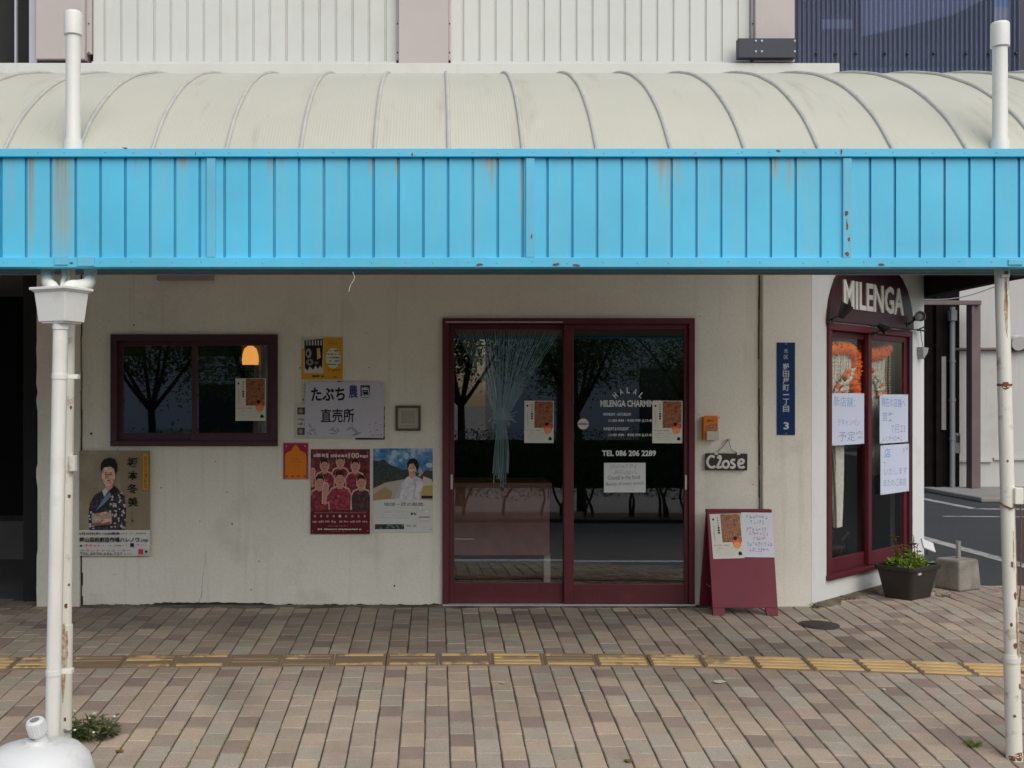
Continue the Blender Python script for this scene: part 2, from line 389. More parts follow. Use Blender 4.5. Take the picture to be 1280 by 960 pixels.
# small pits and nail holes in the stucco
pt = MB()
for k in range(90):
    px = r.uniform(105, 945); py = r.uniform(360, 745)
    if 135 < px < 350 and 410 < py < 560: continue
    if 550 < px < 870: continue
    q = abs(r.gauss(.0025, .002)) + .0012
    pt.flat(ell(wx(px), wz(py), q, q * r.uniform(.6, 1.4), 7), YF - .0012, CONC if r.random() < .6 else MOSS)
part(pt, 'wall_pitting')
def hair(px0, py0, px1, py1, sd):
    q = random.Random(sd); m = MB(); n = 22; a = Vector((wx(px0), wz(py0))); b = Vector((wx(px1), wz(py1))); nn = Vector((-(b - a).y, (b - a).x)).normalized(); P0 = []; P1 = []; o = 0
    for k in range(n + 1):
        o = .7 * o + q.uniform(-.006, .006); p = a + (b - a) * (k / n) + nn * o; w = q.uniform(.0004, .0016) * (1 - .6 * k / n); P0.append((p - nn * w)[:]); P1.append((p + nn * w)[:])
    m.prism(P0 + P1[::-1], YF - .0016, YF - .0006, mat('crack_shadow_grime', (.10, .09, .07, 1), .95)); part(m, 'hairline_crack')
hair(150, 558, 128, 600, 4); hair(250, 752, 258, 690, 6)
# chamfered corner wall (45 degrees)
CORNER = Vector((2.64, YF, 0)); RZ = math.radians(45)
MC = Matrix.Translation(CORNER) @ Matrix.Rotation(RZ, 4, 'Z')
def su(px):
    k = (px - CX) / F; return (YF * k - 2.64) / (1 - k)
def cu(px): return su(px) * math.sqrt(2)
def cz(px, py): return CH - (py - CY) * (YF + su(px)) / F
def cpart(mb, name, parent=None, **kw):          # drawn in the chamfer's own coordinates: x along the wall, -y outward
    mb.v = [tuple(MC @ Vector(v)) for v in mb.v]; return part(mb, name, parent, **kw)
CL = 1.977; CWIN = (.225, 1.70, .15, 2.0)
cw = MB(); wall_grid(cw, .0, CL, -.3, 2.62, [CWIN], 0, .16, STUCCO_W); cpart(cw, 'corner_wall')
tr = MB(); tr.box(-.022, .0, -.012, .12, -.3, 2.62, STUCCO_W); cpart(tr, 'corner_trim', bevel=.004)
sw = MB(); sw.box(3.88, 4.036, 9.27, 14, -.3, 2.62, STUCCO); part(sw, 'side_wall')
# rooms behind the glass
rm = MB()
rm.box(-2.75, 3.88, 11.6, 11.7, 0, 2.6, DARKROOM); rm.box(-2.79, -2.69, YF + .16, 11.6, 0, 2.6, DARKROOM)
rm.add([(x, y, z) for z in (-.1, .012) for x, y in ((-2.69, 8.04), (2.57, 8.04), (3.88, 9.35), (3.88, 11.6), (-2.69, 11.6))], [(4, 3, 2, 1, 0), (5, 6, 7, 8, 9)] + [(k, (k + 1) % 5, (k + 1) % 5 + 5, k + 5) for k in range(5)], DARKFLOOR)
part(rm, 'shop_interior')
ps = MB()       # dark passage at the left
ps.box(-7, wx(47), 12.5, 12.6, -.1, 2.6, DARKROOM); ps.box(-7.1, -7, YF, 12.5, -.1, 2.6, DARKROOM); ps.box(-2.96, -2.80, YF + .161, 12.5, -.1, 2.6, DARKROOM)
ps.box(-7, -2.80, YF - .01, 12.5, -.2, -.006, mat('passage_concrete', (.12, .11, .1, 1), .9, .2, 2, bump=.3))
ps.box(-5.2, -3.3, 10.2, 10.7, -.01, .34, mat('passage_step', (.15, .14, .13, 1), .9, .2, 3))
part(ps, 'dark_passage')
cl = MB(); cl.box(-7, 4.12, YF + .002, 14, 2.62, 2.7, mat('soffit_board', (.62, .61, .57, 1), .8, .08, 2, dirt=(.35, .34, .3, 1), dirt_amt=.4)); part(cl, 'soffit')
sl = MB(); sl.box(4.04, 4.13, YF - .02, 14, 2.30, 2.619, mat('dark_eave', (.012, .011, .010, 1), .9, .2, 4, spec=.1)); part(sl, 'eave_beam', bevel=.005)
# upper storey
PANEL = mat('ribbed_white_panel', (.60, .61, .575, 1), .55, .05, 1.2, dirt=(.42, .41, .36, 1), dirt_amt=.3, dirt_scale=2, streak=(.42, .41, .37, 1), streak_amt=.2)
PINK = mat('dusty_pink_cladding', (.46, .41, .395, 1), .55, .06, 1.5, dirt=(.36, .30, .26, 1), dirt_amt=.4, dirt_scale=2.5, streak=(.33, .28, .25, 1), streak_amt=.3)
def ribbed(px0, px1, first, step):
    m = MB(); z0, z1 = wz(80), 6.2; xs = []
    g = .009; edge = [(wx(px0), 0)]
    p = first
    while p < px1 - 3:
        c = wx(p); edge += [(c - g, 0), (c - g * .45, .014), (c + g * .45, .014), (c + g, 0)]; p += step
    edge.append((wx(px1), 0))
    for (xa, ya), (xb, yb) in zip(edge, edge[1:]):
        m.add([(xa, YF + .03 + ya, z0), (xb, YF + .03 + yb, z0), (xb, YF + .03 + yb, z1), (xa, YF + .03 + ya, z1)], [(0, 1, 2, 3)], PANEL)
    m.box(wx(px0), wx(px1), YF + .048, YF + .14, z0, z1, PANEL)
    m.box(wx(px0) - .0, wx(px1), YF - .004, YF + .05, z0 - .02, z0 + .018, PANEL)
    part(m, 'ribbed_panel')
ribbed(115, 495.5, 129.3, 20.72); ribbed(563.5, 938.5, 578.8, 20.28)
def pil(px0, px1, fl0, fl1, zb):
    m = MB(); m.box(wx(px0), wx(px1), YF - .045, YF + .12, zb, 6.2, PINK)
    if fl0: m.box(wx(px0 - fl0), wx(px0), YF - .004, YF + .028, zb + .05, 6.2, PINK)
    if fl1: m.box(wx(px1), wx(px1 + fl1), YF - .004, YF + .028, zb + .05, 6.2, PINK)
    for s, f in ((px0 - fl0 / 2, fl0), (px1 + fl1 / 2, fl1)):
        if f:
            for py in (30, 66): m.flat(ell(wx(s), wz(py), .006, .006, 8), YF - .006, MOSS)
    part(m, 'upper_pilaster', bevel=.004)
pil(47.5, 108, 0, 6.5, wz(76)); pil(498.5, 560.5, 3, 3, wz(84)); pil(942, 991, 3, 0, wz(80))
fl = MB(); fl.box(wx(-40), wx(1045), YF - .07, YF + .02, 3.58, wz(82.5), PANEL); fl.box(wx(-40), wx(930), YF - .035, YF - .0, wz(82), wz(80.4), PANEL)
part(fl, 'roof_flashing', bevel=.003)
bk = MB(); bk.box(-7, 4.0, YF + .16, 14, 3.5, 6.2, mat('upper_core', (.02, .02, .02, 1), .9)); part(bk, 'upper_core')
uw = MB(); FR = mat('pale_window_frame', (.42, .42, .47, 1), .45, .05, 3)
uw.box(wx(37), wx(47), YF - .01, YF + .13, wz(79), 6.2, FR); uw.box(wx(14), wx(16.5), YF + .06, YF + .09, wz(82), 6.2, FR); uw.box(-7, wx(37), YF - .02, YF + .12, wz(90), wz(83), FR)
part(uw, 'upper_window_frame')
# smoked corrugated screen of the upper balcony
def smoked():
    m, nt, out = newmat('smoked_corrugated_sheet')
    tr = nd(nt, 'ShaderNodeBsdfTransparent'); tr.inputs[0].default_value = (.42, .47, .62, 1)
    p = nd(nt, 'ShaderNodeBsdfPrincipled'); p.inputs['Base Color'].default_value = (.17, .195, .30, 1); p.inputs['Roughness'].default_value = .14
    mx = nd(nt, 'ShaderNodeMixShader'); mx.inputs[0].default_value = .5
    nt.links.new(tr.outputs[0], mx.inputs[1]); nt.links.new(p.outputs[0], mx.inputs[2]); nt.links.new(mx.outputs[0], out.inputs[0]); return m
SMK = smoked(); m = MB(); vs = []; x = wx(993); pitch = .0335; n = 0
while x <= wx(1273):
    vs.append((x, YF - .03 + .010 * math.sin(2 * PI * x / pitch))); x += pitch / 8
for (xa, ya), (xb, yb) in zip(vs, vs[1:]):
    m.add([(xa, ya, 3.55), (xb, yb, 3.55), (xb, yb, 6.2), (xa, ya, 6.2)], [(0, 1, 2, 3)], SMK, True)
for px in (1018, 1042, 1067, 1103, 1131, 1164, 1204, 1232, 1266): m.lathe([(.012, 0), (.012, .004), (.006, .012)], (wx(px), YF - .04, wz(69)), BLACK, 10, M=Matrix.Rotation(PI / 2, 4, 'X'))
bs = part(m, 'corrugated_screen')
m = MB(); NAVY = mat('navy_rail', (.02, .022, .04, 1), .5, .1, 6)
m.box(wx(993), wx(1272), YF + .02, YF + .06, wz(76), wz(54), NAVY); m.box(wx(1270), wx(1279), YF - .03, YF + .10, 3.5, 6.2, NAVY)
m.box(wx(993), wx(1272), YF + .03, YF + .07, 5.2, 5.26, NAVY)
part(m, 'balcony_rail')
m = MB(); PALE = mat('pale_balcony_board', (.75, .76, .78, 1), .6, .06, 2)
m.prism([(wx(1084), wz(40)), (wx(1200), wz(12)), (wx(1272), wz(-22)), (wx(1272), wz(-60)), (wx(1084), wz(-60))], YF + .10, YF + .12, PALE)
m.box(wx(1033), wx(1072), YF + .10, YF + .12, wz(30), wz(18), PALE)
m.box(wx(993), wx(1272), YF + .10, YF + .12, wz(90), wz(79), PALE)
part(m, 'balcony_board')
m = MB(); m.box(wx(917.5), wx(989), YF - .11, YF - .05, wz(78), wz(54), NAVY)
for px in (939, 946.5, 987):
    for py in (57.5, 70.5): m.lathe([(.010, 0), (.010, .003), (.004, .007)], (wx(px), YF - .11, wz(py)), STEEL, 8, M=Matrix.Rotation(PI / 2, 4, 'X'))
br = m.build('steel_bracket', bevel=.004); tag(br, 'dark navy steel bracket plate bolted beside the corrugated screen above the arcade roof', 'bracket')
# ---- window at the left
m = MB(); x0, x1, z0, z1 = wx(139), wx(347.5), wz(557.5), wz(418)
t = .045
m.box(x0, x1, YF - .025, YF + .06, z1 - t, z1, PLUM); m.box(x0, x1, YF - .03, YF + .06, z0, z0 + t * .8, PLUM)
m.box(x0, x0 + t, YF - .025, YF + .06, z0 + t * .8, z1 - t, PLUM); m.box(x1 - t, x1, YF - .025, YF + .06, z0 + t * .8, z1 - t, PLUM)
wf = part(m, 'window', bevel=.004)
def sash(px0, px1, y, parent):
    s = MB(); a, b, c, d = wx(px0), wx(px1), z0 + .034, z1 - .044; q = .034
    s.box(a, b, y, y + .03, c, c + .058, PLUM); s.box(a, b, y, y + .03, d - q, d, PLUM); s.box(a, a + q, y, y + .03, c + .058, d - q, PLUM); s.box(b - q, b, y, y + .03, c + .058, d - q, PLUM)
    part(s, 'sash', parent, bevel=.003)
    g = MB(); g.box(a + q - .004, b - q + .004, y + .012, y + .018, c + .054, d - q + .004, GLASS); part(g, 'glass_pane', parent)
sash(146.5, 246, YF + .022, wf); sash(240, 340.5, YF - .012, wf)
# ---- sliding door
m = MB(); a, b, c = wx(553), wx(867.5), wz(398)
m.box(a, wx(561), YF - .03, YF + .09, 0, c, MAROON); m.box(wx(860), b, YF - .03, YF + .09, 0, c, MAROON); m.box(wx(561), wx(860), YF - .03, YF + .09, wz(405), c, MAROON)
m.box(wx(557), wx(703), YF - .033, YF - .0302, wz(403.6), wz(402.2), ALU)
m.box(a, b, YF - .045, YF + .09, -.02, .0135, ALU)
part(m, 'door_frame', bevel=.003)
def leaf(px0, px1, gp0, gp1, gy0, gy1, y, hx):
    s = MB(); A, B, C, D = wx(px0), wx(px1), .016, wz(405.3)
    ga, gb, gc, gd = wx(gp0), wx(gp1), wz(gy1), wz(gy0)
    s.box(A, ga, y, y + .035, C, D, MAROON); s.box(gb, B, y, y + .035, C, D, MAROON); s.box(ga, gb, y, y + .035, C, gc, MAROON); s.box(ga, gb, y, y + .035, gd, D, MAROON)
    o = part(s, 'sliding_door', bevel=.0025)
    g = MB(); g.box(ga - .005, gb + .005, y + .014, y + .020, gc - .005, gd + .005, GLASS); part(g, 'glass_pane', o)
    h = MB(); h.box(wx(hx) - .007, wx(hx) + .007, y - .003, y - .0005, wz(612), wz(593.5), ALU); part(h, 'door_handle', o, bevel=.0015)
    return o
dl = leaf(561.3, 717, 568, 704.5, 412, 729.5, YF + .03, 564.5); dr = leaf(705, 859.7, 717, 855, 411.5, 730, YF - .010, 857)
WL = mat('white_vinyl_lettering', (.72, .72, .70, 1), .5, .02, 5)
tx = MB(); y = YF + .0025; X = lambda p: wx(p); Z = lambda p: wz(p)
for i, ch in enumerate('HALAL'):
    ang = math.radians(40 - 20 * i); rx = 27
    cxp = 785.5 - rx * math.sin(ang) * .95; cyp = 515 - rx * math.cos(ang)
    tx.text(ch, X(cxp) - .012, X(cxp) + .012, Z(cyp + 3.6), Z(cyp - 3.6), y, WL, .02, ang)
tx.text('MILENGA CHARMINAR', X(750.5), X(828), Z(508.6), Z(500.2), y, WL, .03)
tx.text('MONDAY - SATURDAY', X(754.5), X(789), Z(519.8), Z(516), y, WL, .015); tx.text('11:00 AM - 9:00 PM (LO-8:30)', X(761), X(822), Z(528.3), Z(524), y, WL, .015)
tx.text('SUNDAY & HOLIDAY', X(754.5), X(786), Z(538), Z(534), y, WL, .015); tx.text('11:00 AM - 9:00 PM (LO-8:30)', X(761), X(822), Z(546.3), Z(542), y, WL, .015)
tx.text('TEL 086 206 2289', X(752.5), X(820), Z(570.3), Z(562.8), y, WL, .03)
part(tx, 'vinyl_lettering', dr)
# ---- chamfer display window
m = MB(); a, b, c, d = CWIN; fr = .06
m.box(a, b, -.02, .10, d - .05, d, MAROON); m.box(a, a + .05, -.02, .10, c, d - .05, MAROON); m.box(b - .06, b, -.02, .10, c, d - .05, PLUM); m.box(a - .01, b + .01, -.035, .10, c, c + .035, MAROON)
dw = cpart(m, 'display_window', bevel=.004)
def csash(u0, u1, y, wst, h):
    s = MB(); C, D = c + .036, d - .051
    s.box(u0, u0 + wst, y, y + .032, C, D, MAROON); s.box(u1 - wst, u1, y, y + .032, C, D, MAROON); s.box(u0 + wst, u1 - wst, y, y + .032, C, C + h, MAROON); s.box(u0 + wst, u1 - wst, y, y + .032, D - .045, D, MAROON)
    cpart(s, 'sash', dw, bevel=.003)
    g = MB(); g.box(u0 + wst - .004, u1 - wst + .004, y + .012, y + .018, C + h - .004, D - .041, GLASS2); cpart(g, 'glass_pane', dw)
csash(a + .051, .985, .035, .045, .10); csash(.925, b - .061, .0, .055, .10)
# ================================================================ ARCADE CANOPY
canopy = empty('arcade_canopy', (0, 5.2, 2.03), 'barrel vaulted cream arcade roof with sky blue boarded fascia', 'canopy')
CXL, CXR = -5.4, 3.45
prof = [(5.02, 2.555), (5.2, 2.729), (5.4, 2.875), (5.645, 3.02), (5.947, 3.156), (6.167, 3.237), (6.53, 3.347), (7.0, 3.45), (7.45, 3.52), (7.83, 3.57)]
# resample smoothly
def cr_pt(P, t):
    i = min(int(t), len(P) - 2); f = t - i; p0 = P[max(i - 1, 0)]; p1 = P[i]; p2 = P[i + 1]; p3 = P[min(i + 2, len(P) - 1)]
    return tuple(.5 * ((2 * p1[k]) + (-p0[k] + p2[k]) * f + (2 * p0[k] - 5 * p1[k] + 4 * p2[k] - p3[k]) * f * f + (-p0[k] + 3 * p1[k] - 3 * p2[k] + p3[k]) * f ** 3) for k in (0, 1))
fine = [cr_pt(prof, i * (len(prof) - 1) / 40) for i in range(41)]
def roofmat():
    m, nt, out = newmat('cream_fibreglass_roof')
    p = nd(nt, 'ShaderNodeBsdfPrincipled'); nt.links.new(p.outputs[0], out.inputs[0]); p.inputs['Roughness'].default_value = .6; nt.links.remove(p.outputs[0].links[0]); tl = nd(nt, 'ShaderNodeBsdfTranslucent'); tl.inputs[0].default_value = (.80, .78, .66, 1); mx = nd(nt, 'ShaderNodeMixShader'); mx.inputs[0].default_value = .22; nt.links.new(p.outputs[0], mx.inputs[1]); nt.links.new(tl.outputs[0], mx.inputs[2]); nt.links.new(mx.outputs[0], out.inputs[0])
    co = nd(nt, 'ShaderNodeTexCoord').outputs['Object']
    c = mixc(nt, ramp(nt, noise(nt, co, 1.3, 5), .35, .65), (.62, .615, .515, 1), (.67, .665, .56, 1))
    f = ramp(nt, noise(nt, co, 1.0, 6, .65, (9, 1.2, 1.2)), .56, .74)
    mm = nd(nt, 'ShaderNodeMath', operation='MULTIPLY'); nt.links.new(f, mm.inputs[0]); mm.inputs[1].default_value = .55
    c = mixc(nt, mm.outputs[0], c, (.40, .38, .30, 1))
    nt.links.new(c, p.inputs['Base Color'])
    wv = nd(nt, 'ShaderNodeTexWave', bands_direction='X'); wv.inputs['Scale'].default_value = 22; nt.links.new(co, wv.inputs['Vector'])
    b = nd(nt, 'ShaderNodeBump'); b.inputs['Strength'].default_value = .16; b.inputs['Distance'].default_value = .004
    nt.links.new(wv.outputs['Fac'], b.inputs['Height']); nt.links.new(b.outputs[0], p.inputs['Normal']); return m
ROOF = roofmat()
m = MB(); n = len(fine); xs = [CXL, CXR]
vs = [(x, d, z) for x in xs for d, z in fine] + [(x, d, z - .012) for x in xs for d, z in fine]
m.add(vs, [(i, n + i, n + i + 1, i + 1) for i in range(n - 1)], ROOF, True)
m.add(vs, [(2 * n + i, 2 * n + i + 1, 3 * n + i + 1, 3 * n + i) for i in range(n - 1)], ROOF, True)
m.add(vs, [(n + i, 3 * n + i, 3 * n + i + 1, n + i + 1) for i in range(n - 1)], ROOF)
part(m, 'roof_sheet', canopy)
RIB = mat('grey_roof_rib', (.52, .52, .465, 1), .5, .12, 6, dirt=(.25, .24, .2, 1), dirt_amt=.5, dirt_scale=9)
rv = MB(); rv.tube([(0, d, z + .005) for d, z in fine], .0100, RIB, 8)
k0 = math.ceil((CXL + .05 - .057) / .3325); rib0 = None
for k in range(k0, 11):
    x = .057 + k * .3325
    if x > CXR - .02: break
    if rib0 is None: rib0 = part(rv, 'roof_rib', canopy); o = rib0
    else: o = rib0.copy(); COL.objects.link(o)
    o.location = (x, 0, 0)
ev = MB(); ev.tube([(CXR, d, z + .004) for d, z in fine], .018, RIB, 8); part(ev, 'roof_edge_trim', canopy)
# fascia boards with rust
def bluemat(name, base):
    m, nt, out = newmat(name)
    p = nd(nt, 'ShaderNodeBsdfPrincipled'); nt.links.new(p.outputs[0], out.inputs[0]); p.inputs['Roughness'].default_value = .48
    co = nd(nt, 'ShaderNodeTexCoord').outputs['Object']
    at = nd(nt, 'ShaderNodeAttribute', attribute_name='rust')
    c = mixc(nt, ramp(nt, noise(nt, co, 2.2, 5), .3, .7), tuple(v * .88 for v in base) + (1,), tuple(v * 1.06 for v in base) + (1,))
    f = ramp(nt, noise(nt, co, 1.0, 4, .6, (10, 10, 1.0)), .5, .8)
    mm = nd(nt, 'ShaderNodeMath', operation='MULTIPLY'); nt.links.new(f, mm.inputs[0]); mm.inputs[1].default_value = .45
    c = mixc(nt, mm.outputs[0], c, (.24, .50, .58, 1))
    s = nd(nt, 'ShaderNodeSeparateColor'); nt.links.new(at.outputs['Color'], s.inputs[0])
    st = noise(nt, co, 1.0, 5, .65, (150, 150, 2.2))
    # pale run-off stain (red channel) and rust core (green channel)
    a = nd(nt, 'ShaderNodeMath', operation='MULTIPLY'); nt.links.new(s.outputs[0], a.inputs[0]); nt.links.new(ramp(nt, st, .25, .6), a.inputs[1])
    c = mixc(nt, a.outputs[0], c, (.40, .36, .20, 1))
    a = nd(nt, 'ShaderNodeMath', operation='MULTIPLY'); nt.links.new(s.outputs[1], a.inputs[0]); nt.links.new(ramp(nt, st, .35, .6), a.inputs[1])
    c = mixc(nt, a.outputs[0], c, (.26, .10, .03, 1))
    ch = ramp(nt, noise(nt, co, 38, 5, .7), .68, .72)
    a = nd(nt, 'ShaderNodeMath', operation='MULTIPLY'); nt.links.new(ch, a.inputs[0]); nt.links.new(s.outputs[2], a.inputs[1])
    c = mixc(nt, a.outputs[0], c, (.24, .11, .05, 1))
    nt.links.new(c, p.inputs['Base Color'])
    b = nd(nt, 'ShaderNodeBump'); b.inputs['Strength'].default_value = .12; b.inputs['Distance'].default_value = .003
    nt.links.new(noise(nt, co, 45, 5), b.inputs['Height']); nt.links.new(b.outputs[0], p.inputs['Normal']); return m
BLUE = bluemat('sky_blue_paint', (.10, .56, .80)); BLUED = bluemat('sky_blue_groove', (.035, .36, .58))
D0 = 5.0
def fxp(px): return wx(px, D0)
def fzp(py): return wz(py, D0)
ZT, ZB = fzp(187), fzp(334.5)
# (px, half width, length 0..1, pale, rust)
ST = [(38.5, 3.2, .95, .9, .75), (78, 11, 1.0, 1.0, .35), (73, 2.5, .35, .6, .9), (86, 1.2, .3, .3, .5), (12, 6, .6, .35, .1), (170, 1.5, .2, .5, .6), (229, 5, .12, .8, .4), (266, 1.5, .1, .6, .3),
      (338, 2.6, .22, .5, 1.), (352, 1.5, .12, .4, .4), (463, 2.4, .2, .9, .5), (495.5, 2, .2, .9, .6), (512, 1, .1, .3, .8), (613, 10, .14, .9, .35), (615, 2.5, .35, .7, .5), (651, 1.6, .62, 1, .6),
      (829, 12, .18, .8, .3), (826, 2, .42, .8, .6), (835, 2, .5, .8, .5), (848, 4, .3, .5, .1), (903.5, 1.4, .55, .6, .9), (969, 4, .22, 1, .7), (985.5, 2, .35, 1, .5), (998, 2, .22, .6, .2), (-60, 6, .5, .6, .4), (1330, 4, .4, .6, .4), (1182, 5, .5, .18, 0)]
def rust(px, t):
    a = b = 0
    for c, w, l, p, q in ST:
        dx = abs(px - c) / w
        if dx < 1.6 and t < l * 1.15:
            k = max(0, 1 - dx * dx * .5) * min(1, max(0, (l * 1.15 - t) / (l * .5)))
            a = max(a, k * p * .8); b = max(b, k * q * max(0, 1 - t / (l * .8)))
    return (a, b, .35, 1)
fb = MB(); at = []
px_edges = []; k = -5
pxl, pxr = CX + CXL * F / D0, CX + CXR * F / D0
grv = [1.7 + 31.02 * k for k in range(-20, 60) if pxl + 6 < 1.7 + 31.02 * k < pxr - 6]
cuts = [pxl]
for g in grv: cuts += [g - 1.7, g - 1.2, g + 1.2, g + 1.7]
cuts.append(pxr)
NZ = 14
for q, (pa, pb) in enumerate(zip(cuts, cuts[1:])):
    kind = q % 4      # 0 face, 1 wall, 2 groove bottom, 3 wall
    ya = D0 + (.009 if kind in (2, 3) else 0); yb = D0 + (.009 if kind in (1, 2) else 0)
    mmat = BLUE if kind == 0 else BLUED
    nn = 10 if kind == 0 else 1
    for i in range(nn):
        p0 = pa + (pb - pa) * i / nn; p1 = pa + (pb - pa) * (i + 1) / nn
        y0 = ya + (yb - ya) * i / nn; y1 = ya + (yb - ya) * (i + 1) / nn
        vs = []; fs = []
        for j in range(NZ + 1):
            t = j / NZ; z = ZT - .03 - (ZT - ZB - .05) * t
            vs += [(fxp(p0), y0, z), (fxp(p1), y1, z)]; at += [rust(p0, t), rust(p1, t)]
        fs = [(2 * j + 2, 2 * j + 3, 2 * j + 1, 2 * j) for j in range(NZ)]
        fb.add(vs, fs, mmat)
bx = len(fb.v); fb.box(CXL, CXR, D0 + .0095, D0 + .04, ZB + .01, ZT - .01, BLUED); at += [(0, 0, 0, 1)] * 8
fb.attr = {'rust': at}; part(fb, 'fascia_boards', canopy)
def rail(name, z0, z1, y0, y1, seed, x0=CXL - .01, x1=CXR + .01):
    m = MB(); r = random.Random(seed); at = []; n = 150
    prev = None
    m.box(x0, x1, y0, y1, z0, z1, BLUE); at += [(.15, .05, 1, 1)] * 8
    for i in range(60):
        x = x0 + (x1 - x0) * (i + .5 + r.uniform(-.2, .2)) / 60
        m.lathe([(.004, 0), (.0035, .0014), (.0015, .0022)], (x, y0, z0 + (z1 - z0) * r.uniform(.4, .6)), BLUE, 6, M=Matrix.Rotation(PI / 2, 4, 'X')); at += [(.2, .3, 1, 1)] * 30
    m.attr = {'rust': [(0, 0, .9, 1)] * len(m.v)}
    return part(m, name, canopy, bevel=.0025)
rail('top_rail', fzp(197), ZT, D0 - .022, D0 + .06, 1); rail('bottom_rail', ZB - .0, fzp(322.5), D0 - .02, D0 + .06, 2)
for px in (264.5, 662.5, 1058):
    m = MB(); w = .0195; m.box(fxp(px) - w, fxp(px) + w, D0 - .014, D0 + .004, fzp(322), fzp(198), BLUE)
    m.attr = {'rust': [(.1, .1, .9, 1)] * len(m.v)}; o = part(m, 'batten', canopy, bevel=.002)
m = MB(); r = random.Random(4)
for px, py, w, h in ((1057, 268, 2.2, 5), (1057.5, 282, 1.2, 8), (1059, 300, 2, 3), (1057, 318, 2.4, 4), (600, 331.5, 5, 2.2), (694, 331, 6, 2), (720, 332, 4, 1.5), (1100, 331, 6, 1.6), (92, 330, 3, 2), (664, 296, 1.2, 4), (246, 193, .8, 3), (515, 194, 1.2, 3), (970, 190, 4, 1.4), (1049, 192, 1.4, 4), (158, 186.5, 4, 1)):
    for q in range(3):
        m.flat(ell(fxp(px + r.uniform(-1, 1) * w * .5), fzp(py + r.uniform(-1, 1) * h * .4), w / 280 * r.uniform(.4, .8), h / 280 * r.uniform(.4, .8), 8), D0 - .0228 - q * .0003 if abs(px - 1058) > 3 and abs(px - 664) > 3 else D0 - .0148 - q * .0003, RUST)
part(m, 'rust_patch', canopy)
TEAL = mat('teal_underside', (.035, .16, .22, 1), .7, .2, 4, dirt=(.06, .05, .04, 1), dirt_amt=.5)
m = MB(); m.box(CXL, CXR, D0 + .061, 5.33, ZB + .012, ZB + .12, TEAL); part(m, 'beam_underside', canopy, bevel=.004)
m = MB(); m.box(CXL, CXR, 5.331, 5.352, ZB + .006, ZB + .15, mat('grey_trim', (.34, .34, .32, 1), .6)); part(m, 'beam_trim', canopy)
m = MB(); m.box(CXL, CXR, 5.353, 5.40, ZB + .15, 2.70, mat('cream_bounce_board', (.66, .63, .55, 1), .7)); part(m, 'inner_fascia', canopy)  # unseen inner face, made pale to bounce light onto the upper wall
# brackets seen at the bottom rail over the rain head
for pa, pb, qa, qb in ((70, 87, 332, 321), (99, 120, 333.5, 322), (1257, 1275, 332, 325)):
    m = MB(); m.box(fxp(pa), fxp(pb), D0 - .026, D0 - .0205, fzp(qa), fzp(qb), BLUE); m.attr = {'rust': [(.1, .1, 1, 1)] * 8}; part(m, 'rail_patch_plate', canopy, bevel=.002)
# ---- posts
def lean_tube(mb, p0, p1, r, m, n=20): mb.tube([p0, p1], r, m, n)
dL = 5.14
def post(name, ptop, pbot, rt, label, split):
    zb = ground(pbot[0], pbot[1]) - .02
    e = empty(name, (pbot[0], pbot[1], zb + .02), label, 'post', 'posts of the arcade canopy')
    m = MB(); a = Vector((ptop[0], ptop[1], ZB + .06 if ptop[1] > 5.06 else ZB + .011)); b = Vector((pbot[0], pbot[1], zb))
    q = b + (a - b) * split
    m.tube([a, q], rt, POSTW, 20); part(m, 'post_shaft', e)
    m = MB(); m.tube([q, b], rt * 1.16, POSTW, 20); part(m, 'post_sleeve', e)
    return e, a, b
e, a, b = post('canopy_post', (wx(85.5, dL), dL), (wx(78.8, dL), dL), .0325, 'cream steel canopy post standing behind the white downpipe', .255)
eL, aL, bL = e, a, b; m = MB(); q = b + (a - b) * .57; m.box(-.012, .014, -.036, .004, -.036, .036, POSTW)
m.v = [tuple(Vector(v) + q + Vector((.038, -.004, .03))) for v in m.v]; part(m, 'hinge_plate', e, bevel=.003)
dR = 5.1
e, a, b = post('canopy_post', (wx(1251.5, dR), dR), (wx(1268, dR), dR), .0305, 'cream steel canopy post streaked with rust, alone at the right kerb side', .215)
m = MB(); q = a + (b - a) * .02
m.box(q.x - .018, q.x + .018, q.y - .04, q.y - .02, q.z - .05, q.z - .012, POSTW); m.lathe([(.008, 0), (.008, .008), (.004, .01)], (q.x, q.y - .04, q.z - .03), RUST, 8, M=Matrix.Rotation(PI / 2, 4, 'X')); part(m, 'bolt_plate', e)
m = MB(); q = a + (b - a) * .253; m.tube([q + Vector((0, 0, .006)), q - Vector((0, 0, .004))], .0325, RUST, 20); part(m, 'rusty_weld_seam', e)
m = MB(); q = a + (b - a) * .472; m.box(q.x + .012, q.x + .052, q.y - .045, q.y - .012, q.z - .035, q.z + .04, POSTW); part(m, 'junction_box', e, bevel=.004)
m = MB(); m.tube([q + Vector((.03, -.03, -.035)), q + Vector((.0, -.04, -.055)), q + Vector((-.03, -.02, -.04)), q + Vector((-.034, 0, -.03))], .004, RUST, 8)
m.tube([q + Vector((.045, -.03, -.03)), q + Vector((.047, -.03, -.2)), q + Vector((.044, -.028, -.42)), q + Vector((.042, -.02, -.5))], .0035, RUST, 6); part(m, 'hanging_wire', e)
m = MB(); q = a + (b - a) * .795; m.tube([q + Vector((0, 0, .012)), q - Vector((0, 0, .012))], .039, POSTW, 20); part(m, 'band_clamp', e)
